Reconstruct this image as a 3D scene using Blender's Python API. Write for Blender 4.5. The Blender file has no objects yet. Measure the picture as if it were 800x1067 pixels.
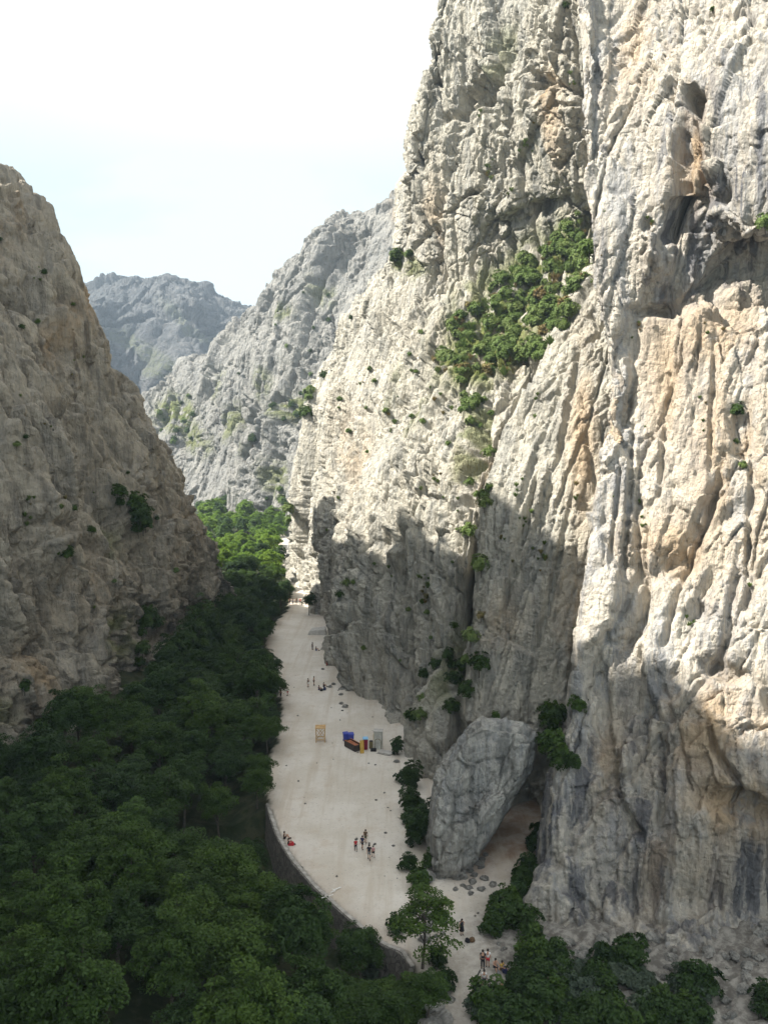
import bpy, bmesh, math, random
import numpy as np
from mathutils import Vector, Matrix
random.seed(7); np.random.seed(7)
R = math.radians
sc = bpy.context.scene
C = sc.collection

# ------------------------------------------------------------------ camera, world, sun, exposure
CAM_Z, F_PX, W_PX, H_PX = 50.0, 850.0, 800.0, 1067.0
PITCH = math.atan(83.5 / F_PX)                      # the camera looks a little down into the gorge
cam_d = bpy.data.cameras.new('camera'); cam = bpy.data.objects.new('camera', cam_d); C.objects.link(cam)
cam.location = (0, 0, CAM_Z); cam.rotation_euler = (math.pi / 2 - PITCH, 0, 0)
cam_d.sensor_fit = 'VERTICAL'; cam_d.sensor_height = 36.0
cam_d.lens = 36.0 * F_PX / H_PX; cam_d.clip_start = 0.5; cam_d.clip_end = 20000
sc.camera = cam

SUN_EL, SUN_AZ = 46.0, 256.0                        # azimuth clockwise from +Y: from the left, a little behind the camera
sv = Vector((math.sin(R(SUN_AZ)) * math.cos(R(SUN_EL)), math.cos(R(SUN_AZ)) * math.cos(R(SUN_EL)), math.sin(R(SUN_EL))))
world = bpy.data.worlds.new('World'); sc.world = world; world.use_nodes = True
nt = world.node_tree; nt.nodes.clear()
sky = nt.nodes.new('ShaderNodeTexSky'); sky.sky_type = 'NISHITA'; sky.sun_disc = False
sky.sun_elevation = R(SUN_EL); sky.sun_rotation = R(SUN_AZ)
sky.air_density = 1.0; sky.dust_density = 3.0; sky.ozone_density = 1.0
geo = nt.nodes.new('ShaderNodeTexCoord')
mp = nt.nodes.new('ShaderNodeMapping'); mp.inputs['Scale'].default_value = (1.0, 1.0, 2.6)
cn = nt.nodes.new('ShaderNodeTexNoise'); cn.inputs['Scale'].default_value = 1.7; cn.inputs['Detail'].default_value = 6
cn.inputs['Roughness'].default_value = 0.5; cn.inputs['Distortion'].default_value = 0.3
cr = nt.nodes.new('ShaderNodeValToRGB'); cr.color_ramp.elements[0].position = 0.42; cr.color_ramp.elements[1].position = 0.64
mx = nt.nodes.new('ShaderNodeMix'); mx.data_type = 'RGBA'
cm = nt.nodes.new('ShaderNodeMix'); cm.data_type = 'RGBA'; cm.inputs['A'].default_value = (2.75, 3.9, 4.3, 1); cm.inputs['B'].default_value = (6.6, 6.75, 6.7, 1)
ml = nt.nodes.new('ShaderNodeMath'); ml.operation = 'MULTIPLY_ADD'; ml.inputs[1].default_value = 0.08; ml.inputs[2].default_value = 0.9
sx = nt.nodes.new('ShaderNodeSeparateXYZ'); hr = nt.nodes.new('ShaderNodeMapRange'); hr.interpolation_type = 'SMOOTHSTEP'
hr.inputs['From Min'].default_value = 0.40; hr.inputs['From Max'].default_value = 0.72; hr.inputs['To Min'].default_value = 1.0; hr.inputs['To Max'].default_value = 0.95
mh = nt.nodes.new('ShaderNodeMath'); mh.operation = 'MULTIPLY'
zr = nt.nodes.new('ShaderNodeMapRange'); zr.interpolation_type = 'SMOOTHSTEP'; zr.inputs['From Min'].default_value = 0.14; zr.inputs['From Max'].default_value = 0.52      # sky whitens upward; overhead brightness added as fill for the shade
zm = nt.nodes.new('ShaderNodeMath'); zm.operation = 'MAXIMUM'; nt.links.new(sx.outputs['Z'], zr.inputs['Value'])
bg = nt.nodes.new('ShaderNodeBackground'); bg.inputs['Strength'].default_value = 0.09
wo = nt.nodes.new('ShaderNodeOutputWorld')
L = nt.links.new
L(geo.outputs['Generated'], mp.inputs['Vector']); L(mp.outputs[0], cn.inputs['Vector']); L(cn.outputs['Fac'], cr.inputs[0])
L(cr.outputs[0], ml.inputs[0]); cd = nt.nodes.new('ShaderNodeMath'); cd.operation = 'MULTIPLY'; cd.inputs[1].default_value = 0.4; L(cr.outputs[0], cd.inputs[0]); L(cd.outputs[0], zm.inputs[0]); L(zr.outputs[0], zm.inputs[1]); L(zm.outputs[0], cm.inputs['Factor']); L(cm.outputs['Result'], mx.inputs['B']); L(geo.outputs['Generated'], sx.inputs[0]); L(sx.outputs['Z'], hr.inputs['Value']); L(hr.outputs[0], mh.inputs[1]); L(ml.outputs[0], mh.inputs[0]); L(mh.outputs[0], mx.inputs['Factor']); L(sky.outputs[0], mx.inputs['A'])
L(mx.outputs['Result'], bg.inputs[0]); L(bg.outputs[0], wo.inputs[0])

sun_d = bpy.data.lights.new('sun', 'SUN'); sun = bpy.data.objects.new('sun', sun_d); C.objects.link(sun)
sun_d.energy = 5.0; sun_d.angle = R(0.5); sun_d.color = (1.0, 0.94, 0.84)
sun.rotation_euler = sv.to_track_quat('Z', 'Y').to_euler(); sun.location = (-200, -80, 300)

sc.view_settings.view_transform = 'Standard'; sc.view_settings.look = 'None'
sc.view_settings.gamma = 1.0; sc.view_settings.use_curve_mapping = False
sc.view_settings.exposure = 1.33
sc.cycles.max_bounces = 5; sc.cycles.diffuse_bounces = 3; sc.cycles.glossy_bounces = 1
sc.cycles.transmission_bounces = 2; sc.cycles.transparent_max_bounces = 4; sc.cycles.volume_bounces = 0
sc.cycles.use_denoising = True
try: sc.cycles.denoiser = 'OPENIMAGEDENOISE'
except Exception: pass

# ------------------------------------------------------------------ from picture measurements to points in the place
cp, sp_ = math.cos(PITCH), math.sin(PITCH)
def at(px, py, Y):
    """the point at depth Y (metres along +Y) seen at px, py"""
    u = (np.asarray(px, float) - W_PX / 2) / F_PX; v = (H_PX / 2 - np.asarray(py, float)) / F_PX
    dy = cp + v * sp_; dz = -sp_ + v * cp
    t = np.asarray(Y, float) / dy
    return np.stack([u * t, t * dy, CAM_Z + t * dz], -1)
def on_ground(px, py, z=0.0):
    u = (px - W_PX / 2) / F_PX; v = (H_PX / 2 - py) / F_PX
    dy = cp + v * sp_; dz = -sp_ + v * cp
    t = (z - CAM_Z) / dz
    return Vector((u * t, t * dy, z))
def project(P):
    d = P - np.array([0, 0, CAM_Z])
    a = d[..., 1] * cp - d[..., 2] * sp_; b = d[..., 1] * sp_ + d[..., 2] * cp
    a = np.maximum(a, 1e-3)
    return W_PX / 2 + F_PX * d[..., 0] / a, H_PX / 2 - F_PX * b / a

# ------------------------------------------------------------------ noise in the place's own metres
rs = np.random.RandomState(11)
PERM = np.concatenate([rs.permutation(256)] * 3).astype(np.int32)
GR = rs.normal(size=(256, 3)); GR /= np.linalg.norm(GR, axis=1)[:, None]; GR = (GR * 1.5).astype(np.float32)
RV = rs.uniform(-1, 1, size=(256, 3)).astype(np.float32)
def _h(ix, iy, iz): return PERM[PERM[PERM[ix & 255] + (iy & 255)] + (iz & 255)]
def pn(p, seed=0):
    p = p.astype(np.float32) + np.float32(seed * 17.31)
    i = np.floor(p).astype(np.int32); f = p - i
    w = f * f * f * (f * (f * 6 - 15) + 10)
    out = 0
    for dx in (0, 1):
        wx = w[..., 0] if dx else 1 - w[..., 0]
        for dy in (0, 1):
            wy = w[..., 1] if dy else 1 - w[..., 1]
            for dz in (0, 1):
                wz = w[..., 2] if dz else 1 - w[..., 2]
                g = GR[_h(i[..., 0] + dx, i[..., 1] + dy, i[..., 2] + dz)]
                d = g[..., 0] * (f[..., 0] - dx) + g[..., 1] * (f[..., 1] - dy) + g[..., 2] * (f[..., 2] - dz)
                out = out + wx * wy * wz * d
    return out
def fbm(p, o=4, seed=0, gain=0.5):
    s, a, t = 0, 1.0, 0
    for k in range(o):
        s = s + a * pn(p * 2.03 ** k, seed + k); t += a; a *= gain
    return s / t
def billow(p, o=3, seed=0, gain=0.5):
    s, a, t = 0, 1.0, 0
    for k in range(o):
        s = s + a * np.abs(pn(p * 2.07 ** k, seed + k)); t += a; a *= gain
    return s / t
def facet(p, seed=0, jit=0.36):
    """chipped rock: every irregular cell is a tilted plane of its own; second value is the distance to the cell's edge"""
    p = p.astype(np.float32) + np.float32(seed * 9.7)
    b = np.floor(p - 0.5).astype(np.int32)
    f1 = np.full(p.shape[:-1], 9, np.float32); f2 = f1.copy(); val = np.zeros_like(f1)
    for dx in (0, 1):
        for dy in (0, 1):
            for dz in (0, 1):
                q = b + np.array([dx, dy, dz], np.int32)
                h = _h(q[..., 0], q[..., 1], q[..., 2])
                r = p - (q + 0.5 + RV[h] * jit)
                d = np.sqrt((r * r).sum(-1)); n = RV[(h * 7 + 31) & 255]
                v = (r * n).sum(-1) + 0.55 * n[..., 0]
                near = d < f1
                f2 = np.where(near, f1, np.minimum(f2, d)); val = np.where(near, v, val); f1 = np.where(near, d, f1)
    return val, f2 - f1
def stretched(p, d, k):
    """coordinates squeezed along direction d, so that noise runs in that direction"""
    d = np.array(d, float); d /= np.linalg.norm(d)
    return p - (p @ d)[..., None] * d * (1 - 1.0 / k)
def smooth(x, a, b):
    t = np.clip((x - a) / (b - a), 0, 1); return t * t * (3 - 2 * t)

# ------------------------------------------------------------------ materials
def new_mat(name):
    m = bpy.data.materials.new(name); m.use_nodes = True
    n = m.node_tree; b = n.nodes['Principled BSDF']
    b.inputs['Roughness'].default_value = 0.9
    b.inputs['Specular IOR Level'].default_value = 0.2
    return m, n, b
def flat_mat(name, col, rough=0.8, var=0.25, scale=6.0):
    m, n, b = new_mat(name)
    t = n.nodes.new('ShaderNodeTexNoise'); t.inputs['Scale'].default_value = scale; t.inputs['Detail'].default_value = 5
    r = n.nodes.new('ShaderNodeValToRGB')
    r.color_ramp.elements[0].color = tuple(c * (1 - var) for c in col) + (1,); r.color_ramp.elements[1].color = tuple(min(1, c * (1 + var)) for c in col) + (1,)
    r.color_ramp.elements[0].position = 0.3; r.color_ramp.elements[1].position = 0.7
    co = n.nodes.new('ShaderNodeTexCoord')
    n.links.new(co.outputs['Object'], t.inputs['Vector']); n.links.new(t.outputs['Fac'], r.inputs[0]); n.links.new(r.outputs[0], b.inputs['Base Color'])
    b.inputs['Roughness'].default_value = rough
    return m
def rock_mat(name, light, mid, dark, orange, lean=(0, 0), fine=1.0, bump=1.0, streak=0.45, stripe=0.25):
    m, n, b = new_mat(name); N = n.nodes; K = n.links.new
    co = N.new('ShaderNodeTexCoord')
    def noise(scale, vec, detail=6, rough=0.6):
        t = N.new('ShaderNodeTexNoise'); t.inputs['Scale'].default_value = scale; t.inputs['Detail'].default_value = detail
        t.inputs['Roughness'].default_value = rough
        K(vec, t.inputs['Vector']); return t.outputs['Fac']
    def ramp(fac, a, c):
        t = N.new('ShaderNodeMapRange'); t.inputs['From Min'].default_value = a; t.inputs['From Max'].default_value = c
        t.interpolation_type = 'SMOOTHSTEP'; K(fac, t.inputs['Value']); return t.outputs['Result']
    def mix(fac, a, c):
        t = N.new('ShaderNodeMix'); t.data_type = 'RGBA'
        for s, v in (('Factor', fac), ('A', a), ('B', c)):
            if isinstance(v, tuple): t.inputs[s].default_value = v + (1,)
            elif isinstance(v, float): t.inputs[s].default_value = v
            else: K(v, t.inputs[s])
        return t.outputs['Result']
    def math_(op, a, c):
        t = N.new('ShaderNodeMath'); t.operation = op
        for i, v in enumerate((a, c)):
            if isinstance(v, (int, float)): t.inputs[i].default_value = v
            else: K(v, t.inputs[i])
        return t.outputs[0]
    def attr(s):
        t = N.new('ShaderNodeAttribute'); t.attribute_name = s; return t.outputs['Fac']
    P = co.outputs['Object']
    mpg = N.new('ShaderNodeMapping'); mpg.inputs['Scale'].default_value = (1, 1, 0.06); mpg.inputs['Rotation'].default_value = (lean[0], lean[1], 0)
    K(P, mpg.inputs['Vector']); S = mpg.outputs[0]
    big = noise(0.035 * fine, P, 4); med = noise(0.45 * fine, P, 8, 0.65); st = noise(0.42 * fine, S, 6, 0.62); st2 = noise(0.16 * fine, S, 5, 0.6)
    col = mix(ramp(med, 0.38, 0.62), mid, light)
    col = mix(math_('MULTIPLY', ramp(big, 0.4, 0.65), 0.5), col, mid)
    mps = N.new('ShaderNodeMapping'); mps.inputs['Scale'].default_value = (1, 1, 0.025); mps.inputs['Rotation'].default_value = (lean[0], lean[1], 0); mps.inputs['Location'].default_value = (31, 7, 3)
    K(P, mps.inputs['Vector']); s1 = noise(0.33 * fine, mps.outputs[0], 8, 0.78); s2 = noise(0.7 * fine, mps.outputs[0], 7, 0.78)
    col = mix(math_('MULTIPLY', ramp(s1, 0.48, 0.58), stripe), col, tuple(c * k_ for c, k_ in zip(mid, (0.80, 0.86, 0.97))))
    col = mix(math_('MULTIPLY', ramp(s2, 0.52, 0.62), stripe), col, tuple(c * 1.12 for c in light))
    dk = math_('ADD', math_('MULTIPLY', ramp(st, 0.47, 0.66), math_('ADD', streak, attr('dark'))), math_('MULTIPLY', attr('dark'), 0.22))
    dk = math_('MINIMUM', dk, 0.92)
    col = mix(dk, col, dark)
    og = math_('MULTIPLY', ramp(math_('ADD', st2, math_('MULTIPLY', med, 0.4)), 0.58, 0.8), attr('stain'))
    col = mix(math_('MINIMUM', math_('MULTIPLY', og, 1.3), 0.95), col, orange)
    col = mix(attr('soil'), col, mix(med, (0.17, 0.16, 0.06), (0.10, 0.15, 0.036)))
    K(col, b.inputs['Base Color'])
    b1 = N.new('ShaderNodeBump'); b1.inputs['Strength'].default_value = bump; b1.inputs['Distance'].default_value = 0.75 / fine
    fn = noise(1.1 * fine, P, 9, 0.68)
    vo = N.new('ShaderNodeTexVoronoi'); vo.inputs['Scale'].default_value = 1.5 * fine; vo.feature = 'F1'; vo.inputs['Detail'].default_value = 2.0
    mv = N.new('ShaderNodeMapping'); mv.inputs['Scale'].default_value = (1, 1, 0.35); mv.inputs['Rotation'].default_value = (lean[0], lean[1], 0); K(P, mv.inputs['Vector']); K(mv.outputs[0], vo.inputs['Vector'])
    hh = math_('ADD', math_('MULTIPLY', fn, 1.0), math_('MULTIPLY', noise(1.3 * fine, S, 6, 0.6), 0.7))
    hh = math_('SUBTRACT', hh, math_('MULTIPLY', vo.outputs['Distance'], 0.5))
    K(hh, b1.inputs['Height']); K(b1.outputs[0], b.inputs['Normal'])
    b.inputs['Roughness'].default_value = 0.95; b.inputs['Specular IOR Level'].default_value = 0.1
    return m
M = {}
M['rock_near'] = rock_mat('limestone near', (0.60, 0.55, 0.465), (0.46, 0.43, 0.38), (0.125, 0.13, 0.145), (0.45, 0.335, 0.215), streak=0.4, stripe=0.85)
M['rock_mid'] = rock_mat('limestone middle', (0.53, 0.50, 0.425), (0.40, 0.38, 0.325), (0.13, 0.135, 0.13), (0.43, 0.315, 0.20), lean=(0.0, -0.25), streak=0.5, stripe=0.5)
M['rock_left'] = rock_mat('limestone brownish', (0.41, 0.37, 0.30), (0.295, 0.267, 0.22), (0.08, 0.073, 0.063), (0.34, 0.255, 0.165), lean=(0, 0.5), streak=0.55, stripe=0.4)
M['rock_far'] = rock_mat('limestone far', (0.315, 0.308, 0.285), (0.225, 0.223, 0.212), (0.08, 0.085, 0.085), (0.42, 0.30, 0.18), fine=0.4, streak=0.4)
M['rock_mount'] = rock_mat('limestone mountain', (0.145, 0.145, 0.145), (0.085, 0.09, 0.095), (0.025, 0.033, 0.03), (0.40, 0.30, 0.2), fine=0.13, streak=0.35)

# ------------------------------------------------------------------ object helpers
def tag(o, label=None, cat=None, group=None, kind=None):
    if label: o['label'] = label
    if cat: o['category'] = cat
    if group: o['group'] = group
    if kind: o['kind'] = kind
    return o
def link(name, me, mat, parent=None):
    o = bpy.data.objects.new(name, me); C.objects.link(o)
    if mat is not None: me.materials.append(mat)
    if parent: o.parent = parent
    return o
def empty(name, loc, rz=0.0, s=1.0):
    o = bpy.data.objects.new(name, None); C.objects.link(o)
    o.location = loc; o.rotation_euler = (0, 0, rz); o.scale = (s, s, s); o.empty_display_size = 0.3
    return o
def copy_tree(o, parent=None):
    c = o.copy(); C.objects.link(c)
    if parent: c.parent = parent
    for ch in list(o.children): copy_tree(ch, c)
    return c
def np_mesh(name, V, Fq, attrs=None):
    me = bpy.data.meshes.new(name)
    V = np.ascontiguousarray(V.reshape(-1, 3), np.float32); Fq = np.ascontiguousarray(Fq, np.int32)
    k = Fq.shape[1]
    me.vertices.add(len(V)); me.vertices.foreach_set('co', V.ravel())
    me.loops.add(Fq.size); me.loops.foreach_set('vertex_index', Fq.ravel())
    me.polygons.add(len(Fq)); me.polygons.foreach_set('loop_start', np.arange(0, Fq.size, k, dtype=np.int32))
    me.update(calc_edges=True)
    for a, val in (attrs or {}).items():
        at_ = me.attributes.new(a, 'FLOAT', 'POINT'); at_.data.foreach_set('value', np.ascontiguousarray(val, np.float32).ravel())
    return me
def grid_faces(nv, nu, wrap=False):
    i = np.arange(nv * nu).reshape(nv, nu)
    if wrap:
        i = np.concatenate([i, i[:, :1]], 1)
    return np.stack([i[:-1, :-1], i[:-1, 1:], i[1:, 1:], i[1:, :-1]], -1).reshape(-1, 4)
def catmull(A, n, axis):
    """resample control points along an axis through a monotone-ish cubic"""
    A = np.moveaxis(np.asarray(A, float), axis, 0); k = len(A)
    t = np.linspace(0, k - 1, n); i = np.clip(np.floor(t).astype(int), 0, k - 2); f = (t - i).reshape((-1,) + (1,) * (A.ndim - 1))
    p0, p1, p2, p3 = A[np.maximum(i - 1, 0)], A[i], A[i + 1], A[np.minimum(i + 2, k - 1)]
    m1, m2 = (p2 - p0) * 0.4, (p3 - p1) * 0.4
    f2, f3 = f * f, f * f * f
    out = (2 * f3 - 3 * f2 + 1) * p1 + (f3 - 2 * f2 + f) * m1 + (-2 * f3 + 3 * f2) * p2 + (f3 - f2) * m2
    return np.moveaxis(out, 0, axis)
def uniform(P, axis):
    """even out the spacing of the rows or columns"""
    d = np.linalg.norm(np.diff(P, axis=axis), axis=-1).mean(1 - axis)
    s = np.concatenate([[0], np.cumsum(d + 1e-6)]); n = P.shape[axis]
    t = np.interp(np.linspace(0, s[-1], n), s, np.arange(n))
    i = np.clip(np.floor(t).astype(int), 0, n - 2); f = t - i
    a = np.take(P, i, axis); b = np.take(P, i + 1, axis)
    sh = [1, 1, 1]; sh[axis] = n; f = f.reshape(sh)
    return a * (1 - f) + b * f
SHEETS = []
def cliff(name, ctrl, nu, nv, mat, label, face, disp, dents=(), stains=(), darks=(), soils=(), even=True, inset=0.0):
    """loft a rock face through its control points (rows bottom to top, columns along the face) and break it up along its normal"""
    P = catmull(catmull(ctrl, nv, 0), nu, 1)
    if even:
        P = uniform(uniform(P, 0), 1)
    du = np.gradient(P, axis=1); dv = np.gradient(P, axis=0)
    n = np.cross(du, dv); n /= np.linalg.norm(n, axis=-1)[..., None] + 1e-9
    if (n.mean((0, 1)) @ np.array(face)) < 0: n = -n
    # a calmer normal keeps neighbouring points from crossing each other
    for _ in range(6):
        n[1:-1, 1:-1] = (n[1:-1, 1:-1] * 2 + n[:-2, 1:-1] + n[2:, 1:-1] + n[1:-1, :-2] + n[1:-1, 2:]) / 6
    n /= np.linalg.norm(n, axis=-1)[..., None] + 1e-9
    x, y = project(P)
    def blob(x0, y0, rx, ry, rot=0, pw=1.0):
        c, s = math.cos(R(rot)), math.sin(R(rot))
        a, b_ = (x - x0) * c + (y - y0) * s, -(x - x0) * s + (y - y0) * c
        return np.exp(-((a / rx) ** 2 + (b_ / ry) ** 2) ** pw)
    D = disp(P)
    for (x0, y0, rx, ry, rot, dep) in dents:
        w = pn(P * 0.3, 5) * 0.5 + pn(P * 0.8, 6) * 0.4
        D = D - dep * np.clip(blob(x0, y0, rx, ry, rot, 2.0) * (1 + w), 0, 1.3)
    D[1:-1, 1:-1] = (9 * D[1:-1, 1:-1] + 0.75 * (D[:-2, 1:-1] + D[2:, 1:-1] + D[1:-1, :-2] + D[1:-1, 2:])) / 12      # keep the groove walls clean
    st = np.zeros_like(x); dk = np.zeros_like(x); so = np.zeros_like(x)
    for (x0, y0, rx, ry, rot, k) in stains: st = np.maximum(st, k * blob(x0, y0, rx, ry, rot))
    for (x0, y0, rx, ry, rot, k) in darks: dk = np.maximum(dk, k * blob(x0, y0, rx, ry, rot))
    for (x0, y0, rx, ry, rot, k) in soils: so = np.maximum(so, k * blob(x0, y0, rx, ry, rot, 2.0))
    if soils: so = np.clip(so * smooth(fbm(P * 0.25, 3, 4), -0.32, 0.12), 0, 1)
    V = P + n * (D - inset)[..., None]
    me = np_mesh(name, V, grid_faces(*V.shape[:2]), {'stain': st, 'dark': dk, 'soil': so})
    o = link(name, me, mat); tag(o, label, kind='structure')
    X, Y = project(V)
    SHEETS.append((X.ravel(), Y.ravel(), V.reshape(-1, 3), n.reshape(-1, 3)))
    return o, V
def hit(px, py, tol=2.5):
    """the visible rock point at px, py, with its outward direction"""
    best = None
    for (X, Y, V, n) in SHEETS:
        m = np.nonzero((np.abs(X - px) < tol) & (np.abs(Y - py) < tol))[0]
        if len(m):
            k = m[np.argmin(V[m, 1])]
            if best is None or V[k, 1] < best[0][1]: best = (V[k], n[k])
    return best

# ------------------------------------------------------------------ the rock faces
def rugged(P, d, big, med, small, s=1.0, seed=0, k=3.5, k2=3.0, round_=0.35):
    """joints and blocks: tilted planes with sharp edges at three sizes, drawn out along direction d"""
    warp = np.stack([fbm(P / (26 * s), 2, seed + 40), fbm(P / (26 * s), 2, seed + 41), fbm(P / (26 * s), 2, seed + 42)], -1)
    w2 = np.stack([fbm(P / (1.6 * s), 3, seed + 43), fbm(P / (1.6 * s), 3, seed + 44), fbm(P / (1.6 * s), 3, seed + 45)], -1)
    Pw = P + warp * 1.8 * s + w2 * 0.28 * s
    q = stretched(Pw, d, k); q2 = stretched(Pw, d, k2); q3 = stretched(Pw, d, 1.6)
    D = big * (fbm(P / (34 * s), 2, seed) * 1.4)
    D = D + med * round_ * 2.2 * (billow(q / (10 * s), 2, seed + 3) - 0.3)
    v, e = facet(q / (14 * s), seed + 9); D = D + med * 2.4 * v * smooth(e, -0.02, 0.13) - med * 1.2 * (1 - smooth(e, 0.0, 0.04))
    v, e = facet(q / (6.5 * s), seed + 1); D = D + med * 1.25 * v * smooth(e, -0.06, 0.10) - med * 0.5 * (1 - smooth(e, 0.0, 0.05))
    v, e = facet(q / (3.4 * s), seed + 6); D = D + med * 0.55 * v - med * 0.35 * (1 - smooth(e, 0.0, 0.09))
    cr_ = np.abs(pn(q / (8.0 * s), seed + 70)); D = D - med * 2.0 * (1 - smooth(cr_, 0.0, 0.06)) * smooth(pn(P / (12 * s), seed + 71), -0.15, 0.2)
    cr_ = np.abs(pn(q2 / (3.2 * s), seed + 72)); D = D - small * 0.9 * (1 - smooth(cr_, 0.0, 0.06)) * smooth(pn(P / (7 * s), seed + 73), -0.1, 0.25)
    patch = smooth(fbm(P / (9 * s), 2, seed + 50), -0.15, 0.2)            # some parts shattered, some smooth
    v, e = facet(q2 / (1.9 * s), seed + 2); D = D + small * (0.35 + 0.9 * patch) * (1.0 * v - 0.8 * (1 - smooth(e, 0.0, 0.12)))
    v, e = facet(q3 / (0.9 * s), seed + 4); D = D + small * (0.25 + 0.6 * patch) * (0.6 * v - 0.35 * (1 - smooth(e, 0.0, 0.16)))
    t_ = (Pw[..., 2] * 0.9 + 0.35 * Pw[..., 0]) / (7.0 * s) + 1.6 * fbm(P / (11 * s), 3, seed + 60)       # broken steps with small overhangs under them
    D = D + med * 1.1 * (0.25 + 0.75 * smooth(fbm(P / (15 * s), 2, seed + 61), -0.05, 0.25)) * (t_ - np.floor(t_) - 0.5)
    D = D + small * 0.6 * fbm(q3 / (1.5 * s), 4, seed + 8, 0.62)
    return D

# near wall on the right
rows = [1030, 985, 940, 880, 820, 760, 700, 600, 500, 400, 335, 310, 270, 228, 205, 130, 0, -160]
edge = [535, 546, 553, 566, 576, 592, 608, 613, 621, 630, 624, 620, 618, 616, 612, 606, 598, 588]
Ye = [79, 80, 81.5, 83, 85, 87, 89, 92, 95, 98, 99.5, 100, 101.2, 102.5, 103.5, 106, 112, 120]
tl = [0, .09, .2, .34, .48, .72, 1.0]
dy_ = [0, -1.5, -4.5, -7.5, -10, -15, -24]
over = {985: [0, 0, 0, 1, 2.5, 3, 2], 940: [0, 0, 1, 3, 5, 5, 3], 880: [0, 0, 0, 1.5, 4, 4, 2], 820: [0, -.5, 0, -.5, -1, 0, 0],
        400: [0, 0, 0, .5, .5, 0, 0], 335: [0, 0, .5, 1.5, 1, 0, 0], 310: [0, 0, 1.5, 5.5, 5, 4, 2], 270: [0, 0, 1.5, 6.5, 7, 6, 4], 228: [0, 0, 0, 3, 5, 5, 3],
        205: [0, 0, -2, -5, -6, -6, -5], 130: [0, 0, -2, -6.5, -9, -9, -8], 0: [0, 0, -2, -5, -7, -8, -8]}
ctrl = []
for r, e_, Y0 in zip(rows, edge, Ye):
    ov = over.get(r, [0] * 7)
    row = [at(e_ + 34, r, Y0 + 42), at(e_ + 16, r, Y0 + 14), at(e_ + 2, r, Y0 + 3)]
    sh = [0, 0, -8, 34, -34, 6, 0] if r in (228, 205) else [0, 0, 0, 14, -18, 0, 0] if r in (270, 310) else [0] * 7
    row += [at(e_ + t * (1120 - e_), r + q_, Y0 + d + o_) for t, d, o_, q_ in zip(tl, dy_, ov, sh)]
    ctrl.append(row)
def disp_near(P):
    d = (0.07, 0, 1)
    D = rugged(P, d, 2.0, 0.72, 0.40, 1.0, 1, k=13.0, k2=6.0, round_=.2)
    D = D + 1.6 * (billow(stretched(P, d, 14) / 6.0, 2, 77) - 0.3) + 0.6 * (billow(stretched(P, d, 10) / 2.1, 1, 78) - 0.3)
    return D
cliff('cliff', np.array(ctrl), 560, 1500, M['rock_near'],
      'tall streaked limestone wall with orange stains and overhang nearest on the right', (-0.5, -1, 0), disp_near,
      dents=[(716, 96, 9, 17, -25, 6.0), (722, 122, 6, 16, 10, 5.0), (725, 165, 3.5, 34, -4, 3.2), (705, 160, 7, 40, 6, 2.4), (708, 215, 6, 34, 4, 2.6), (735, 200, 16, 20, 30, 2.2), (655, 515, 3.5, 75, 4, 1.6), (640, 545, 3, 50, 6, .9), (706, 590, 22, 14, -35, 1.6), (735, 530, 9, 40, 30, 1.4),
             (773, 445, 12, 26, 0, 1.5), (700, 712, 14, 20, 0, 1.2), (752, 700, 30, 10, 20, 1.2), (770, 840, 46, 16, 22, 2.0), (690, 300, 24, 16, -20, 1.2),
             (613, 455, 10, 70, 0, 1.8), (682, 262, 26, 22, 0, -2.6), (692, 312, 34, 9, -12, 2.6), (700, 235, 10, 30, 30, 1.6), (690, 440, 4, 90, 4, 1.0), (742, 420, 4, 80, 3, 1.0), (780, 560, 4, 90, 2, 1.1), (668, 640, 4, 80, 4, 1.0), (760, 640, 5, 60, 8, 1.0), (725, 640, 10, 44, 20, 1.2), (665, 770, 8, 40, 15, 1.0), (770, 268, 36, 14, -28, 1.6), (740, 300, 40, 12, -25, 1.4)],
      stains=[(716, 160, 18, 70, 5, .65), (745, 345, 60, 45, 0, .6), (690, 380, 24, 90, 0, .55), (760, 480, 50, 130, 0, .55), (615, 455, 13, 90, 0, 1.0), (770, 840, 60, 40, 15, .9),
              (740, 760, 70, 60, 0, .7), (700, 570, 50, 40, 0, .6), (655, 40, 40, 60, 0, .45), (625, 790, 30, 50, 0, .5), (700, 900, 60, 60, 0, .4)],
      darks=[(640, 870, 120, 110, 0, 1.0), (680, 230, 60, 90, 0, .6), (770, 190, 100, 80, 0, 1.3), (750, 262, 85, 42, 0, 1.5), (690, 280, 40, 40, 0, .9), (770, 930, 80, 60, 0, .9), (720, 820, 60, 60, 0, .5)])  # dark streaks, plus painted shade deepening the overhang's recess

# leaning slab between the near wall and the gully
rows = [930, 860, 780, 700, 620, 540, 490, 430, 380, 320, 270, 215]
left = [470, 478, 486, 490, 491, 497, 505, 530, 560, 592, 614, 640]
YL = [99, 101, 103, 106, 109, 112, 114, 117, 120, 124, 127, 131]
YR = [92, 94, 96, 99, 102, 105, 107, 110, 113, 117, 121, 126]
ctrl = []
for r, l_, a, b in zip(rows, left, YL, YR):
    rt = 668 if r > 300 else 672
    row = [at(l_ + 30, r, a + 40), at(l_ + 14, r, a + 12), at(l_ + 2, r, a + 2.5)]
    row += [at(l_ + t * (rt - l_), r, a + (b - a) * t - 2.5 * math.sin(math.pi * t)) for t in (0.06, .3, .55, .8, 1.0)]
    ctrl.append(row)
def disp_slab(P):
    d = (0.30, 0.1, 1)
    return 0.85 * rugged(P, d, 1.8, 0.8, 0.42, 0.9, 21, k=8.0, k2=5.0) + 1.5 * (billow(stretched(P, d, 12) / 6.5, 2, 55) - 0.3) + 0.6 * (billow(stretched(P, d, 10) / 2.4, 1, 56) - 0.3)
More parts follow.
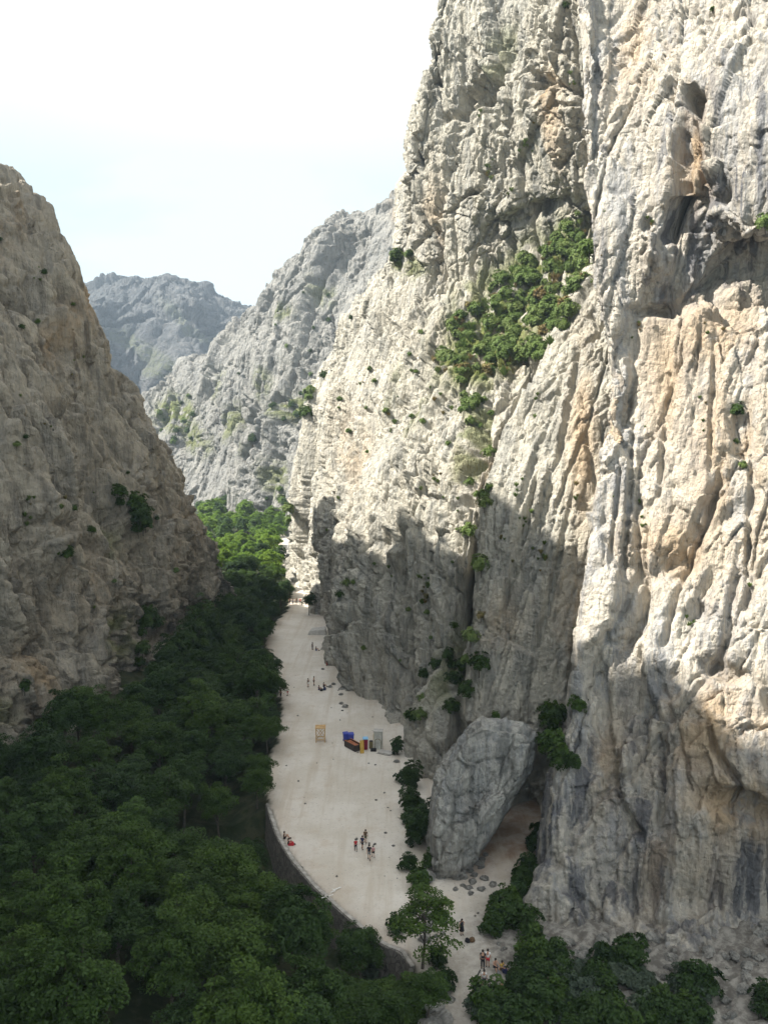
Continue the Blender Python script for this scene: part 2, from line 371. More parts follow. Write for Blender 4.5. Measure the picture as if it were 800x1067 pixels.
cliff('cliff', np.array(ctrl), 380, 1000, M['rock_mid'], 'leaning fluted limestone slab between the near wall and the shrubby gully',
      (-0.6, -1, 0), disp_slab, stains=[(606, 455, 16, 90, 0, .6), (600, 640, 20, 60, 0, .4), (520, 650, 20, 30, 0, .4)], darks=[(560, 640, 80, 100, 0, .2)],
      dents=[(575, 600, 4, 90, 14, 1.4), (540, 560, 3.5, 90, 14, 1.4), (560, 460, 3.5, 80, 18, 1.2), (590, 420, 4, 60, 10, 1.4), (548, 840, 34, 55, 10, 5.0)])

# middle wall with the green ledge and the tower above it
cols = [
    [(345, 600, 330), (345, 530, 330), (355, 465, 325), (375, 362, 305), (415, 292, 275), (440, 255, 255), (445, 190, 245), (470, 110, 240), (495, 0, 235), (510, -150, 240)],
    [(300, 612, 285), (306, 540, 283), (321, 470, 275), (343, 365, 255), (383, 294, 225), (415, 258, 205), (421, 190, 195), (438, 110, 190), (459, 0, 185), (480, -150, 190)],
    [(331, 645, 222), (331, 565, 228), (338, 490, 228), (365, 385, 225), (400, 310, 208), (427, 268, 198), (436, 195, 188), (455, 110, 184), (474, 0, 182), (492, -150, 187)],
    [(335, 700, 171), (338, 600, 172), (350, 520, 178), (385, 405, 185), (420, 325, 185), (442, 278, 188), (456, 200, 180), (472, 110, 178), (490, 0, 178), (505, -150, 185)],
    [(366, 762, 141), (375, 650, 143), (395, 540, 148), (430, 430, 156), (455, 365, 160), (485, 288, 178), (492, 200, 172), (507, 110, 170), (520, 0, 170), (530, -150, 178)],
    [(412, 795, 125), (424, 680, 130), (440, 560, 135), (470, 450, 142), (498, 383, 148), (535, 270, 168), (540, 195, 163), (548, 110, 160), (556, 0, 160), (565, -150, 168)],
    [(452, 835, 113), (462, 720, 119), (480, 590, 125), (510, 470, 132), (545, 385, 140), (592, 240, 158), (597, 180, 152), (602, 110, 150), (607, 0, 150), (612, -150, 158)],
    [(530, 860, 108), (560, 720, 116), (590, 590, 124), (610, 470, 132), (625, 370, 140), (660, 235, 154), (662, 180, 148), (664, 110, 146), (666, 0, 146), (668, -150, 154)],
]
ctrl = np.array([[at(*c[r]) for c in cols] for r in range(10)])
ctrl = np.concatenate([ctrl[:1] + np.array([0, 0, -8.0]), ctrl], 0)
def disp_mid(P):
    d = (0.22, 0.25, 1)
    D = rugged(P, d, 3.5, 1.5, 0.7, 1.25, 31, k=5.0, k2=4.0, round_=.2)
    D = D + 3.0 * (billow(stretched(P, d, 6) / 17.0, 2, 61) - 0.3) + 1.3 * (billow(stretched(P, d, 8) / 6.0, 2, 62) - 0.3)
    return D
cliff('cliff', ctrl, 1000, 1300, M['rock_mid'], 'broad sunlit limestone wall with a green ledge below its tower',
      (-0.8, -1, 0), disp_mid, stains=[(575, 97, 14, 12, 0, .9), (585, 120, 10, 60, 0, .5), (520, 350, 60, 30, 0, .5), (455, 230, 10, 40, 0, .4), (360, 480, 12, 60, 0, .35), (500, 480, 30, 40, 0, .3)],
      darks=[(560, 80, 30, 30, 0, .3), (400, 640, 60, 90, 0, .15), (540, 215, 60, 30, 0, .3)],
      soils=[(545, 305, 105, 46, -38, 1.3), (500, 352, 62, 40, -30, 1.3), (430, 440, 10, 40, 20, .6), (400, 400, 8, 30, 20, .5), (520, 60, 8, 40, 10, .5), (490, 440, 12, 70, 20, .7), (470, 690, 30, 50, 20, .7), (430, 280, 18, 14, 0, .8)],
      dents=[(566, 90, 16, 12, 0, 3.0), (490, 600, 5, 60, 10, 2.0), (350, 590, 5, 60, 0, 1.5), (410, 470, 5, 70, 12, 1.6), (445, 560, 5, 70, 14, 1.4), (385, 570, 5, 60, 8, 1.4), (488, 470, 9, 90, 12, 4.5), (478, 640, 10, 80, 14, 4.0), (455, 430, 7, 50, 24, 2.6), (420, 400, 6, 60, 28, 2.2), (376, 470, 6, 70, 14, 2.2), (345, 470, 5, 80, 12, 2.0), (470, 330, 10, 30, 45, 2.0), (560, 60, 5, 70, 12, 2.2), (510, 150, 4, 90, 10, 1.6), (475, 130, 4, 90, 10, 1.6), (545, 225, 40, 9, -20, 2.0)])

# farther ridge on the right side of the gorge
cols = [
    [(95, 560, 560), (110, 480, 580), (122, 450, 600), (130, 425, 640), (130, 440, 720)],
    [(130, 550, 520), (140, 480, 535), (150, 440, 560), (158, 398, 590), (160, 430, 680)],
    [(170, 548, 480), (190, 480, 500), (205, 425, 520), (222, 357, 560), (230, 390, 650)],
    [(215, 552, 450), (232, 480, 465), (243, 400, 480), (258, 320, 510), (265, 350, 600)],
    [(255, 560, 420), (268, 480, 430), (282, 380, 450), (302, 274, 490), (310, 310, 580)],
    [(285, 570, 390), (305, 480, 400), (322, 360, 425), (346, 221, 480), (355, 260, 570)],
    [(325, 590, 355), (350, 480, 375), (380, 330, 405), (398, 206, 470), (410, 240, 560)],
    [(380, 610, 330), (400, 480, 350), (425, 300, 390), (428, 168, 450), (440, 210, 540)],
    [(460, 610, 320), (475, 480, 340), (490, 300, 380), (500, 130, 430), (510, 170, 520)],
]
ctrl = np.array([[at(*c[r]) for c in cols] for r in range(5)])
ctrl = np.concatenate([ctrl[:1] + np.array([0, 0, -10.0]), ctrl], 0)
def disp_far(P):
    D = rugged(P, (0.25, 0.3, 1), 6.0, 3.4, 1.3, 3.2, 51, k=3.2, k2=2.2)
    return D + 3.5 * (billow(stretched(P, (0.15, 0.3, 1), 3.0) / 30.0, 1, 63) - 0.3)
cliff('cliff', ctrl, 700, 620, M['rock_far'], 'farther pale limestone ridge closing the gorge with sparse green patches', (-0.6, -1, 0.3), disp_far,
      stains=[(412, 215, 8, 14, 0, .9)], soils=[(180, 430, 22, 20, -25, .9), (305, 420, 26, 14, -25, .9), (200, 455, 14, 22, -40, .8), (240, 440, 8, 22, 20, .7), (275, 400, 8, 18, 10, .6), (262, 465, 10, 14, 0, .9), (300, 330, 12, 8, -30, .6), (330, 300, 8, 14, 20, .5), (225, 400, 7, 16, 10, .6), (290, 500, 12, 20, 0, .8)])

# distant mountain
tops = [(-60, 345), (20, 318), (60, 306), (92, 297), (120, 288), (150, 285), (180, 291), (205, 297), (218, 298), (232, 309), (250, 318), (270, 323), (305, 334), (360, 350), (430, 370)]
ctrl = []
for k, (x0, y0) in enumerate(tops):
    j = 60 * math.sin(k * 1.7)
    ctrl.append([at(x0 + 10, 500, 820 + j), at(x0 + 6, 440, 930 + j), at(x0 + 3, (y0 + 440) / 2 + 8, 1040 + j), at(x0, y0, 1180), at(x0 - 5, y0 + 20, 1400)])
ctrl = np.array(ctrl).transpose(1, 0, 2)
def disp_mount(P):
    D = rugged(P, (0.5, 0.2, 1), 22.0, 6.0, 3.2, 7.5, 71, k=1.8, k2=1.6)
    return D + 18 * (billow(stretched(P, (0.5, 0.2, 1), 1.6) / 80.0, 2, 64) - 0.3)
cliff('mountain', ctrl, 460, 420, M['rock_mount'], 'distant grey blue mountain beyond the end of the gorge', (0, -1, 0.4), disp_mount,
      soils=[(150, 365, 50, 10, 35, .4), (200, 340, 40, 7, 40, .35), (180, 390, 30, 9, 0, .45)])

# left cliff, in its own shade
S_ = [(229, 640, 207), (228, 620, 207), (224, 580, 206), (212, 542, 205), (197, 498, 203), (163, 438, 198), (148, 396, 196), (114, 362, 192), (96, 328, 188), (90, 300, 186), (69, 256, 182), (44, 222, 180), (21, 196, 177), (-2, 174, 174)]
B_ = [(227, 660, 204), (222, 672, 196), (212, 688, 182), (200, 705, 172), (182, 728, 158), (150, 765, 142), (118, 795, 126), (85, 812, 116), (45, 825, 108), (5, 840, 101), (-40, 870, 93), (-95, 900, 86), (-150, 925, 79), (-230, 950, 72)]
S3 = [at(*p) for p in S_] + [np.array(p, float) for p in ((-88, 160, 112), (-96, 132, 132), (-98, 92, 161), (-98, 76, 166), (-98, 61, 156), (-98, 46, 166), (-99, 32, 176), (-100, -40, 176))]  # unseen part of the ridge, its heights shaped for the shadow it casts
B3 = [at(*p) for p in B_] + [np.array(p, float) for p in ((-57, 68, 1), (-58, 62, 1), (-59, 56, 1), (-59, 48, 1), (-59, 38, 1), (-60, 28, 1), (-61, 10, 1), (-62, -45, 1))]
ctrl = []
for s3, b3 in zip(S3, B3):
    h = s3 - b3
    n_ = np.array([0.85, -0.35, 0.35])
    L0 = np.linalg.norm(h)
    row = [b3 + np.array([1.0, -1.0, -9.0])] + [b3 + h * t + n_ * L0 * bu for t, bu in ((0, 0), (.25, .03), (.5, .05), (.75, .04), (.93, .02))]
    row += [s3, s3 + np.array([-9, 16, -6.0]), s3 + np.array([-30, 50, -30.0])]
    ctrl.append(row)
ctrl = np.array(ctrl).transpose(1, 0, 2)
def disp_left(P):
    d = (-0.55, -0.25, 1)
    D = rugged(P, d, 3.0, 1.9, 1.0, 1.6, 81, k=5.5, k2=3.6)
    return D + 4.6 * (billow(stretched(P, d, 7) / 15.0, 2, 65) - 0.32) + 1.5 * (billow(stretched(P, d, 8) / 5.0, 2, 66) - 0.3)
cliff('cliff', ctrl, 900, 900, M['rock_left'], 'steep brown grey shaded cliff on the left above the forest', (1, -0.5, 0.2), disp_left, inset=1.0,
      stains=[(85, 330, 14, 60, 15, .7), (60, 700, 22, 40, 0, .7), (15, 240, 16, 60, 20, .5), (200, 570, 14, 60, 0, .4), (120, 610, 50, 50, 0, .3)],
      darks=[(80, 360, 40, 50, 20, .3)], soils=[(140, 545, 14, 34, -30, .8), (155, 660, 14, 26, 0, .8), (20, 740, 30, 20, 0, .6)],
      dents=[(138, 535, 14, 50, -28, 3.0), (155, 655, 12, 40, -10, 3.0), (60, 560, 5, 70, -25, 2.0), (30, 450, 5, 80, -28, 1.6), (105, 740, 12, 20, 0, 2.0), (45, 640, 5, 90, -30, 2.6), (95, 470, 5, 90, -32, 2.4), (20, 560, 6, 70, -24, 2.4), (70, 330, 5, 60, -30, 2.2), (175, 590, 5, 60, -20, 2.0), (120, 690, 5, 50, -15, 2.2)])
# boulder leaning in front of the slab
def blob_mesh(name, rings, n, mat, disp, parent=None):
    """closed stone: rings of points front to back, capped by a point at each end"""
    P = np.array(rings)
    k, m = P.shape[:2]
    P = np.concatenate([P, P[:, :1]], 1)
    lin = lambda A, n_, ax: np.apply_along_axis(lambda v: np.interp(np.linspace(0, len(v) - 1, n_), np.arange(len(v)), v), ax, A)
    P = lin(lin(P, n, 0), n * 3 + 1, 1)[:, :-1]                # straight edges: a broken block
    du = np.roll(P, -1, 1) - np.roll(P, 1, 1); dv = np.gradient(P, axis=0)
    nn = np.cross(du, dv); nn /= np.linalg.norm(nn, axis=-1)[..., None] + 1e-6
    c = P.mean((0, 1))
    if ((P - c) * nn).sum() < 0: nn = -nn
    for _ in range(3): nn[1:-1] = (nn[1:-1] * 2 + nn[:-2] + nn[2:]) / 4
    V = P + nn * disp(P)[..., None]
    me = np_mesh(name, V, grid_faces(n, n * 3, True))
    return link(name, me, mat, parent), V, nn
out = [(446, 910), (444, 872), (452, 812), (462, 788), (489, 754), (503, 746), (545, 752), (559, 766), (551, 800), (536, 826), (519, 856), (500, 884), (492, 906), (474, 919), (457, 917)]
cx, cy = 495, 840
rings = []
for sc_, yo in ((0.02, 86.0), (0.45, 85.8), (0.86, 86.4), (1.0, 88.2), (1.0, 91.0), (0.99, 94.0), (0.9, 96.0), (0.5, 96.6), (0.02, 96.8)):
    rings.append([at(cx + (x - cx) * sc_, cy + (y - cy) * sc_, yo + (900 - y) * 0.018 * 1.0) for x, y in out])
M['boulder'] = rock_mat('limestone boulder', (0.44, 0.425, 0.385), (0.33, 0.32, 0.295), (0.12, 0.125, 0.12), (0.42, 0.30, 0.18), lean=(0, -0.5), fine=1.2, streak=0.65, stripe=0.6)
bo, V, nn = blob_mesh('boulder', rings, 130, M['boulder'], lambda P: 0.55 * rugged(P, (0.5, 0, 1), 0.3, 0.4, 0.5, 1.3, 95, k=3.0, k2=1.6, round_=.1))
tag(bo, 'huge pale boulder leaning against the wall over a sandy hollow', 'boulder')
X, Y = project(V); SHEETS.append((X.ravel(), Y.ravel(), V.reshape(-1, 3), nn.reshape(-1, 3)))

# ------------------------------------------------------------------ ground
EDGE_PX = [(470, 1130), (446, 1075), (440, 1040), (432, 1010), (420, 992), (402, 985), (385, 973), (360, 952), (330, 925), (306, 897), (291, 872), (280, 840), (277, 800), (292, 760), (292, 725), (281, 690), (277, 668), (288, 648), (300, 634), (306, 615), (302, 603), (297, 590), (288, 580), (280, 570)]
EDGE = sorted([(on_ground(*p).y, on_ground(*p).x) for p in EDGE_PX])
EY = np.array([e[0] for e in EDGE]); EX = np.array([e[1] for e in EDGE])
def xl(Y): return np.interp(Y, EY, EX)
def gz(x, Y):
    x = np.asarray(x, float); Y = np.asarray(Y, float)
    d = xl(Y) - x                                    # metres to the left of the path's edge
    steep = np.where(Y < 104, 0.25, 5.0) + 0 * d
    low = np.where(Y < 104, -4.2, -2.5) * (1 - smooth(Y, 225, 260))
    z = np.where(d > 0, low * np.clip(d / steep, 0, 1), 0.0)
    z = z + smooth(d, 6, 34) * 7.0 * (1 - smooth(Y, 230, 300))
    z = z + smooth(Y, 330, 460) * 5.0
    z = z + 2.2 * smooth(x, 20, 44) * (1 - smooth(Y, 80, 100))           # scree rising under the near wall
    z = z + 1.6 * smooth(x, 6.5, 17) * smooth(Y, 84, 90) * (1 - smooth(Y, 108, 120))     # sandy hollow behind the boulder
    return z
xs = np.concatenate([[-1500, -700, -300, -130], np.arange(-90, 66, 0.45), [75, 110, 300, 700, 1500]])
ys = np.concatenate([[-300, -60, 0, 25], np.arange(45, 300, 0.45), np.arange(300, 480, 3.0), [520, 700, 1200, 2000]])
GX, GY = np.meshgrid(xs, ys)
GZ = gz(GX, GY)
P = np.stack([GX, GY, GZ], -1)
fine = (np.abs(GX) < 95) & (GY > 20) & (GY < 480)
rough = 1 - smooth(GX - xl(GY), 0.4, 2.0) + smooth(GX, 12, 22) * (1 - smooth(GY, 78, 92))
rough = np.clip(rough + smooth(GX, 3, 6) * (1 - smooth(GY, 84, 92)) * 0.35, 0, 1)
nz = 0.07 * fbm(P / 3.0, 3, 3) + 0.12 * fbm(P / 14.0, 2, 5) + rough * (0.55 * fbm(P / 2.2, 3, 9))
v, e = facet(P / 1.1, 13); nz = nz + smooth(GX, 12, 20) * (1 - smooth(GY, 78, 90)) * 0.35 * v
P[..., 2] += np.where(fine, nz, 0)
path = smooth(GX - xl(GY) + 2.2 * fbm(P / 3.5, 3, 17) * (GY > 104), -0.2, 0.5)
red = smooth(GX, 6.5, 10) * smooth(GY, 84, 90) * (1 - smooth(GY, 112, 120))
edge_dirt = np.exp(-np.clip((GX - xl(GY)) / 2.4, 0, 9)) * path
me = np_mesh('ground', P, grid_faces(*P.shape[:2]), {'path': path, 'red': np.clip(red + 0.45 * edge_dirt, 0, 1), 'scree': smooth(GX, 7.5, 14) * (1 - smooth(GY, 78, 90)) + smooth(GX, 1.5, 4) * (1 - smooth(GY, 76, 86)) * 0.6})
def ground_mat():
    m, n, b = new_mat('gravel and soil'); N = n.nodes; K = n.links.new
    co = N.new('ShaderNodeTexCoord')
    def noise(s, d=6, r=0.6):
        t = N.new('ShaderNodeTexNoise'); t.inputs['Scale'].default_value = s; t.inputs['Detail'].default_value = d; t.inputs['Roughness'].default_value = r
        K(co.outputs['Object'], t.inputs['Vector']); return t.outputs['Fac']
    def mr(f, a, c, lo=0.0, hi=1.0):
        t = N.new('ShaderNodeMapRange'); t.interpolation_type = 'SMOOTHSTEP'
        for k_, v_ in (('From Min', a), ('From Max', c), ('To Min', lo), ('To Max', hi)): t.inputs[k_].default_value = v_
        K(f, t.inputs['Value']); return t.outputs[0]
    def mix(f, a, c):
        t = N.new('ShaderNodeMix'); t.data_type = 'RGBA'
        for s_, v_ in (('Factor', f), ('A', a), ('B', c)):
            if isinstance(v_, tuple): t.inputs[s_].default_value = v_ + (1,)
            else: K(v_, t.inputs[s_])
        return t.outputs['Result']
    def mul(a, c):
        t = N.new('ShaderNodeMath'); t.operation = 'MULTIPLY'; K(a, t.inputs[0])
        if isinstance(c, float): t.inputs[1].default_value = c
        else: K(c, t.inputs[1])
        return t.outputs[0]
    def attr(s_):
        t = N.new('ShaderNodeAttribute'); t.attribute_name = s_; return t.outputs['Fac']
    gravel = mix(mr(noise(0.13, 5), 0.38, 0.62), (0.575, 0.525, 0.45), (0.65, 0.605, 0.54))
    gravel = mix(mr(noise(0.32, 6, 0.7), 0.52, 0.70, 0, 0.6), gravel, (0.52, 0.435, 0.34))
    gravel = mix(mr(noise(0.9, 7, 0.75), 0.5, 0.68, 0, 0.45), gravel, (0.46, 0.41, 0.35))
    gravel = mix(mr(noise(5.0, 4, 0.7), 0.56, 0.74, 0, 0.6), gravel, (0.36, 0.33, 0.29))
    gravel = mix(mr(noise(2.2, 3, 0.6), 0.66, 0.72, 0, 0.7), gravel, (0.68, 0.66, 0.62))
    gravel = mix(mul(attr('red'), mr(noise(0.5, 5), 0.25, 0.7, 0.3, 0.95)), gravel, (0.27, 0.18, 0.12))  # reddish sand, darkened further to paint in the hollow's shade
    mt = N.new('ShaderNodeMapping'); mt.inputs['Scale'].default_value = (0.75, 0.045, 1); mt.inputs['Rotation'].default_value = (0, 0, 0.12); K(co.outputs['Object'], mt.inputs['Vector'])
    tk = N.new('ShaderNodeTexNoise'); tk.inputs['Scale'].default_value = 1.0; tk.inputs['Detail'].default_value = 6; tk.inputs['Roughness'].default_value = 0.65; K(mt.outputs[0], tk.inputs['Vector'])
    gravel = mix(mr(tk.outputs['Fac'], 0.47, 0.66, 0, 0.55), gravel, (0.49, 0.42, 0.335))
    vs = N.new('ShaderNodeTexVoronoi'); vs.inputs['Scale'].default_value = 1.6; K(co.outputs['Object'], vs.inputs['Vector'])
    gravel = mix(mr(vs.outputs['Distance'], 0.16, 0.10, 0, 0.55), gravel, (0.30, 0.28, 0.25))
    stone = mix(mr(noise(1.1, 8, 0.7), 0.4, 0.62), (0.13, 0.12, 0.105), (0.29, 0.275, 0.245))
    gravel = mix(mul(attr('scree'), 0.8), gravel, stone)
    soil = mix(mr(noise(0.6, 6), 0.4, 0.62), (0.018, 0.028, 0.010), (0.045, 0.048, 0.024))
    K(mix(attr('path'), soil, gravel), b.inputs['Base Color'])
    bp = N.new('ShaderNodeBump'); bp.inputs['Strength'].default_value = 0.5; bp.inputs['Distance'].default_value = 0.15
    K(noise(3.0, 8, 0.7), bp.inputs['Height']); K(bp.outputs[0], b.inputs['Normal'])
    return m
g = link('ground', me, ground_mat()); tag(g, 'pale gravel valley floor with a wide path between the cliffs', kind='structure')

# ------------------------------------------------------------------ small mesh kit
class MB:
    def __init__(s): s.V, s.F = [], []
    def add(s, V, Fs):
        k = len(s.V); s.V += [tuple(v) for v in V]; s.F += [tuple(i + k for i in f) for f in Fs]; return s
    def box(s, c, size, rz=0.0, rx=0.0, taper=1.0, bev=0.02):
        hx, hy, hz = (a / 2 for a in size); m = Matrix.Rotation(rz, 3, 'Z') @ Matrix.Rotation(rx, 3, 'X')
        b = min(bev, hx * .4, hy * .4, hz * .4); V = []
        for z, k, q in ((-hz, 1, b), (-hz + b, 1, 0), (hz - b, taper, 0), (hz, taper, b)):
            X, Y = hx * k - q, hy * k - q
            V += [m @ Vector(p) + Vector(c) for p in ((-X + b, -Y, z), (X - b, -Y, z), (X, -Y + b, z), (X, Y - b, z), (X - b, Y, z), (-X + b, Y, z), (-X, Y - b, z), (-X, -Y + b, z))]
        Fs = [tuple(range(7, -1, -1)), tuple(range(24, 32))]
        for l in range(3):
            for i in range(8):
                j = (i + 1) % 8; Fs.append((l * 8 + i, l * 8 + j, l * 8 + 8 + j, l * 8 + 8 + i))
        return s.add(V, Fs)
    def tube(s, pts, rad, n=8, cap=True):
        pts = [Vector(p) for p in pts]; V, Fs = [], []
        for i, p in enumerate(pts):
            d = (pts[min(i + 1, len(pts) - 1)] - pts[max(i - 1, 0)]).normalized()
            a = d.orthogonal().normalized() if i == 0 else (a - d * a.dot(d)).normalized()
            c = d.cross(a); r = rad[i] if hasattr(rad, '__len__') else rad
            V += [p + (a * math.cos(t) + c * math.sin(t)) * r for t in (2 * math.pi * k / n for k in range(n))]
        for i in range(len(pts) - 1):
            for k in range(n):
                q = (k + 1) % n; Fs.append((i * n + k, i * n + q, i * n + n + q, i * n + n + k))
        if cap: Fs += [tuple(range(n - 1, -1, -1)), tuple(range(len(V) - n, len(V)))]
        return s.add(V, Fs)
    def mesh(s, name):
        me = bpy.data.meshes.new(name); me.from_pydata(s.V, [], s.F); me.update(); return me
    def build(s, name, mat, parent=None, smooth_=False):
        me = s.mesh(name)
        if smooth_: me.polygons.foreach_set('use_smooth', [True] * len(me.polygons))
        return link(name, me, mat, parent)

# ------------------------------------------------------------------ trees and shrubs
def leaf_mat(name, a, c, d):
    m, n, b = new_mat(name); N = n.nodes; K = n.links.new
    at_ = N.new('ShaderNodeAttribute'); at_.attribute_name = 'tone'
    oi = N.new('ShaderNodeObjectInfo')
    r = N.new('ShaderNodeValToRGB'); r.color_ramp.elements[0].color = a + (1,); r.color_ramp.elements[1].color = d + (1,)
    e = r.color_ramp.elements.new(0.5); e.color = c + (1,)
    ad = N.new('ShaderNodeMath'); ad.operation = 'MULTIPLY_ADD'; ad.inputs[1].default_value = 0.5; K(oi.outputs['Random'], ad.inputs[0])
    m2 = N.new('ShaderNodeMath'); m2.operation = 'MULTIPLY'; m2.inputs[1].default_value = 0.5; K(at_.outputs['Fac'], m2.inputs[0]); K(m2.outputs[0], ad.inputs[2])
    K(ad.outputs[0], r.inputs[0]); K(r.outputs[0], b.inputs['Base Color'])
    b.inputs['Roughness'].default_value = 0.6; b.inputs['Specular IOR Level'].default_value = 0.25
    tr = N.new('ShaderNodeBsdfTranslucent'); K(r.outputs[0], tr.inputs['Color'])
    ms = N.new('ShaderNodeMixShader'); ms.inputs[0].default_value = 0.25
    o = [x for x in N if x.type == 'OUTPUT_MATERIAL'][0]
    K(b.outputs[0], ms.inputs[1]); K(tr.outputs[0], ms.inputs[2]); K(ms.outputs[0], o.inputs['Surface'])
    return m
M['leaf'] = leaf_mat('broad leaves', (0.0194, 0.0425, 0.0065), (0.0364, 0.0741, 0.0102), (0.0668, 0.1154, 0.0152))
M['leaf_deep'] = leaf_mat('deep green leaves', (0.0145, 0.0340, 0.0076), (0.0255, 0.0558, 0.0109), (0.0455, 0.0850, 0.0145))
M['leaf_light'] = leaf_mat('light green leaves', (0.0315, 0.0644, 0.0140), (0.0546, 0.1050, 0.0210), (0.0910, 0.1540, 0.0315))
M['leaf_painted_sun'] = leaf_mat('leaves with painted sunlight', (0.065, 0.125, 0.012), (0.11, 0.195, 0.018), (0.17, 0.26, 0.028))  # lighter copy for the bend trees, sunlight painted into the leaf colour
M['leaf_grey'] = leaf_mat('grey green leaves', (0.05, 0.075, 0.05), (0.07, 0.10, 0.065), (0.10, 0.13, 0.085))
M['leaf_dry'] = leaf_mat('scrub leaves', (0.075, 0.125, 0.032), (0.125, 0.19, 0.048), (0.19, 0.235, 0.08))
M['leaf_brown'] = leaf_mat('dry grass', (0.16, 0.12, 0.05), (0.22, 0.17, 0.07), (0.20, 0.20, 0.07))
M['bark'] = flat_mat('bark', (0.10, 0.085, 0.07), 0.95, 0.35, 4)
def crown_mesh(name, seed, rx, rz, hz, nclump, nleaf, leaf, flatness=0.75, conic=0.0, inner=0.35, cl=1.0, low=-0.55):
    r = np.random.RandomState(seed)
    d = r.normal(size=(nclump * 2, 3)); d /= np.linalg.norm(d, axis=1)[:, None]
    d = d[d[:, 2] > low][:nclump]; k = len(d)
    lob = 0.78 + 0.45 * np.array(pn(d * 1.7, seed)) + 0.12 * r.uniform(-1, 1, k)
    rad = lob * (inner + (1 - inner) * r.uniform(0, 1, k) ** 0.45)
    c = d * rad[:, None] * np.array([rx, rx, rz])
    if conic: c[:, :2] *= (1 - conic * (c[:, 2:3] / rz * 0.5 + 0.5))
    nrm = d * (1 - flatness) + np.array([0, 0, flatness]); nrm /= np.linalg.norm(nrm, axis=1)[:, None]
    u = np.cross(nrm, r.normal(size=(k, 3))); u /= np.linalg.norm(u, axis=1)[:, None]; w = np.cross(nrm, u)
    # every clump is a drooping spray of leaves
    R_ = cl * r.uniform(0.6, 1.25, k) * rx * 0.33
    a = r.uniform(0, 2 * math.pi, (k, nleaf)); q = np.sqrt(r.uniform(0, 1, (k, nleaf)))
    lx, ly = np.cos(a) * q, np.sin(a) * q * 0.75
    p = c[:, None] + (u[:, None] * lx[..., None] + w[:, None] * ly[..., None]) * R_[:, None, None]
    p = p + nrm[:, None] * (R_[:, None] * (r.normal(size=(k, nleaf)) * 0.13 - 0.25 * q ** 2))[..., None]
    p = p.reshape(-1, 3); n_ = np.repeat(nrm, nleaf, 0) + r.normal(size=p.shape) * 0.45; n_ /= np.linalg.norm(n_, axis=1)[:, None]
    t = np.cross(n_, r.normal(size=p.shape)); t /= np.linalg.norm(t, axis=1)[:, None]; s = np.cross(n_, t)
    sz = leaf * r.uniform(0.6, 1.3, len(p))[:, None]
    V = np.stack([p - t * sz, p + s * sz * 0.55 + n_ * sz * 0.12, p + t * sz, p - s * sz * 0.55 + n_ * sz * 0.12], 1)
    V[..., 2] += hz
    Fq = np.arange(len(p) * 4).reshape(-1, 4)
    tone = np.repeat(np.repeat(np.clip(0.5 + 0.35 * r.normal(size=k), 0, 1), nleaf) * 0.6 + r.uniform(0, .4, len(p)), 4)
    return np_mesh(name, V, Fq, {'tone': tone}), c + np.array([0, 0, hz])
def wood_mesh(cents, h, rad, seed, limbs=9):
    r = random.Random(seed); mb = MB()
    top = (r.uniform(-.3, .3), r.uniform(-.3, .3), h)
    mid = (r.uniform(-.25, .25), r.uniform(-.25, .25), h * 0.5)
    mb.tube([(0, 0, -0.6), (0, 0, 0.1), mid, top], [rad * 1.35, rad, rad * 0.7, rad * 0.2], 7)
    for c in r.sample(list(cents), min(limbs, len(cents))):
        f = r.uniform(0.3, 0.75); a = Vector(mid).lerp(Vector(top), max(0, f * 2 - 1)) if f > .5 else Vector((0, 0, 0.1)).lerp(Vector(mid), f * 2)
        c = Vector(c); m_ = a.lerp(c, 0.5) + Vector((0, 0, 0.25))
        mb.tube([a, m_, c], [rad * 0.42, rad * 0.28, rad * 0.08], 5)
    return mb.mesh('trunk')
def plant_proto(kind, label, cat, group, seed, rx, rz, hz, ncl, nl, leaf, mat, rad, stem='trunk', **kw):
    e = empty(kind, (0, -500, -300)); tag(e, label, cat, group)
    cm, cents = crown_mesh('crown' if stem == 'trunk' else 'foliage', seed, rx, rz, hz, ncl, nl, leaf, **kw)
    link('crown' if stem == 'trunk' else 'foliage', cm, M[mat], e)
    link(stem, wood_mesh(cents, hz + rz * 0.5, rad, seed, 10), M['bark'], e)
    return e
def put(proto, loc, s=1.0, sz=None, label=None, group=None, cat=None, first=[]):
    if proto.name not in first: first.append(proto.name); o = proto
    else: o = copy_tree(proto)
    o.location = loc; o.rotation_euler = (random.uniform(-.05, .05), random.uniform(-.05, .05), random.uniform(0, 6.28)); o.scale = (s, s, sz or s)
    if label: o['label'] = label
    if group: o['group'] = group
    if cat: o['category'] = cat
    return o
FL = 'dark green broadleaf tree in the dense shaded forest under the brown left cliff'
FG = 'forest trees in the shade of the left cliff'
TREES = [plant_proto('broadleaf_tree', FL, 'tree', FG, 100 + i, rx, rz, hz, nc, 125, 0.125, lf_, 0.17, cl=c_, flatness=f_) for i, (rx, rz, hz, nc, c_, f_, lf_) in enumerate(
    ((3.3, 2.9, 5.6, 110, .9, .75, 'leaf'), (2.9, 3.3, 6.0, 100, .85, .6, 'leaf_deep'), (3.7, 2.7, 5.2, 120, .8, .85, 'leaf'), (3.0, 2.3, 4.8, 90, .95, .8, 'leaf_deep'), (3.4, 3.7, 6.4, 120, .75, .65, 'leaf'), (2.5, 3.6, 6.2, 80, .8, .5, 'leaf_light')))]
BEND = plant_proto('broadleaf_tree', 'sunlit green tree where the gorge bends behind the left cliff', 'tree', 'sunlit trees at the bend of the gorge', 151, 3.4, 3.2, 5.2, 110, 90, 0.2, 'leaf_painted_sun', 0.17, cl=.9)
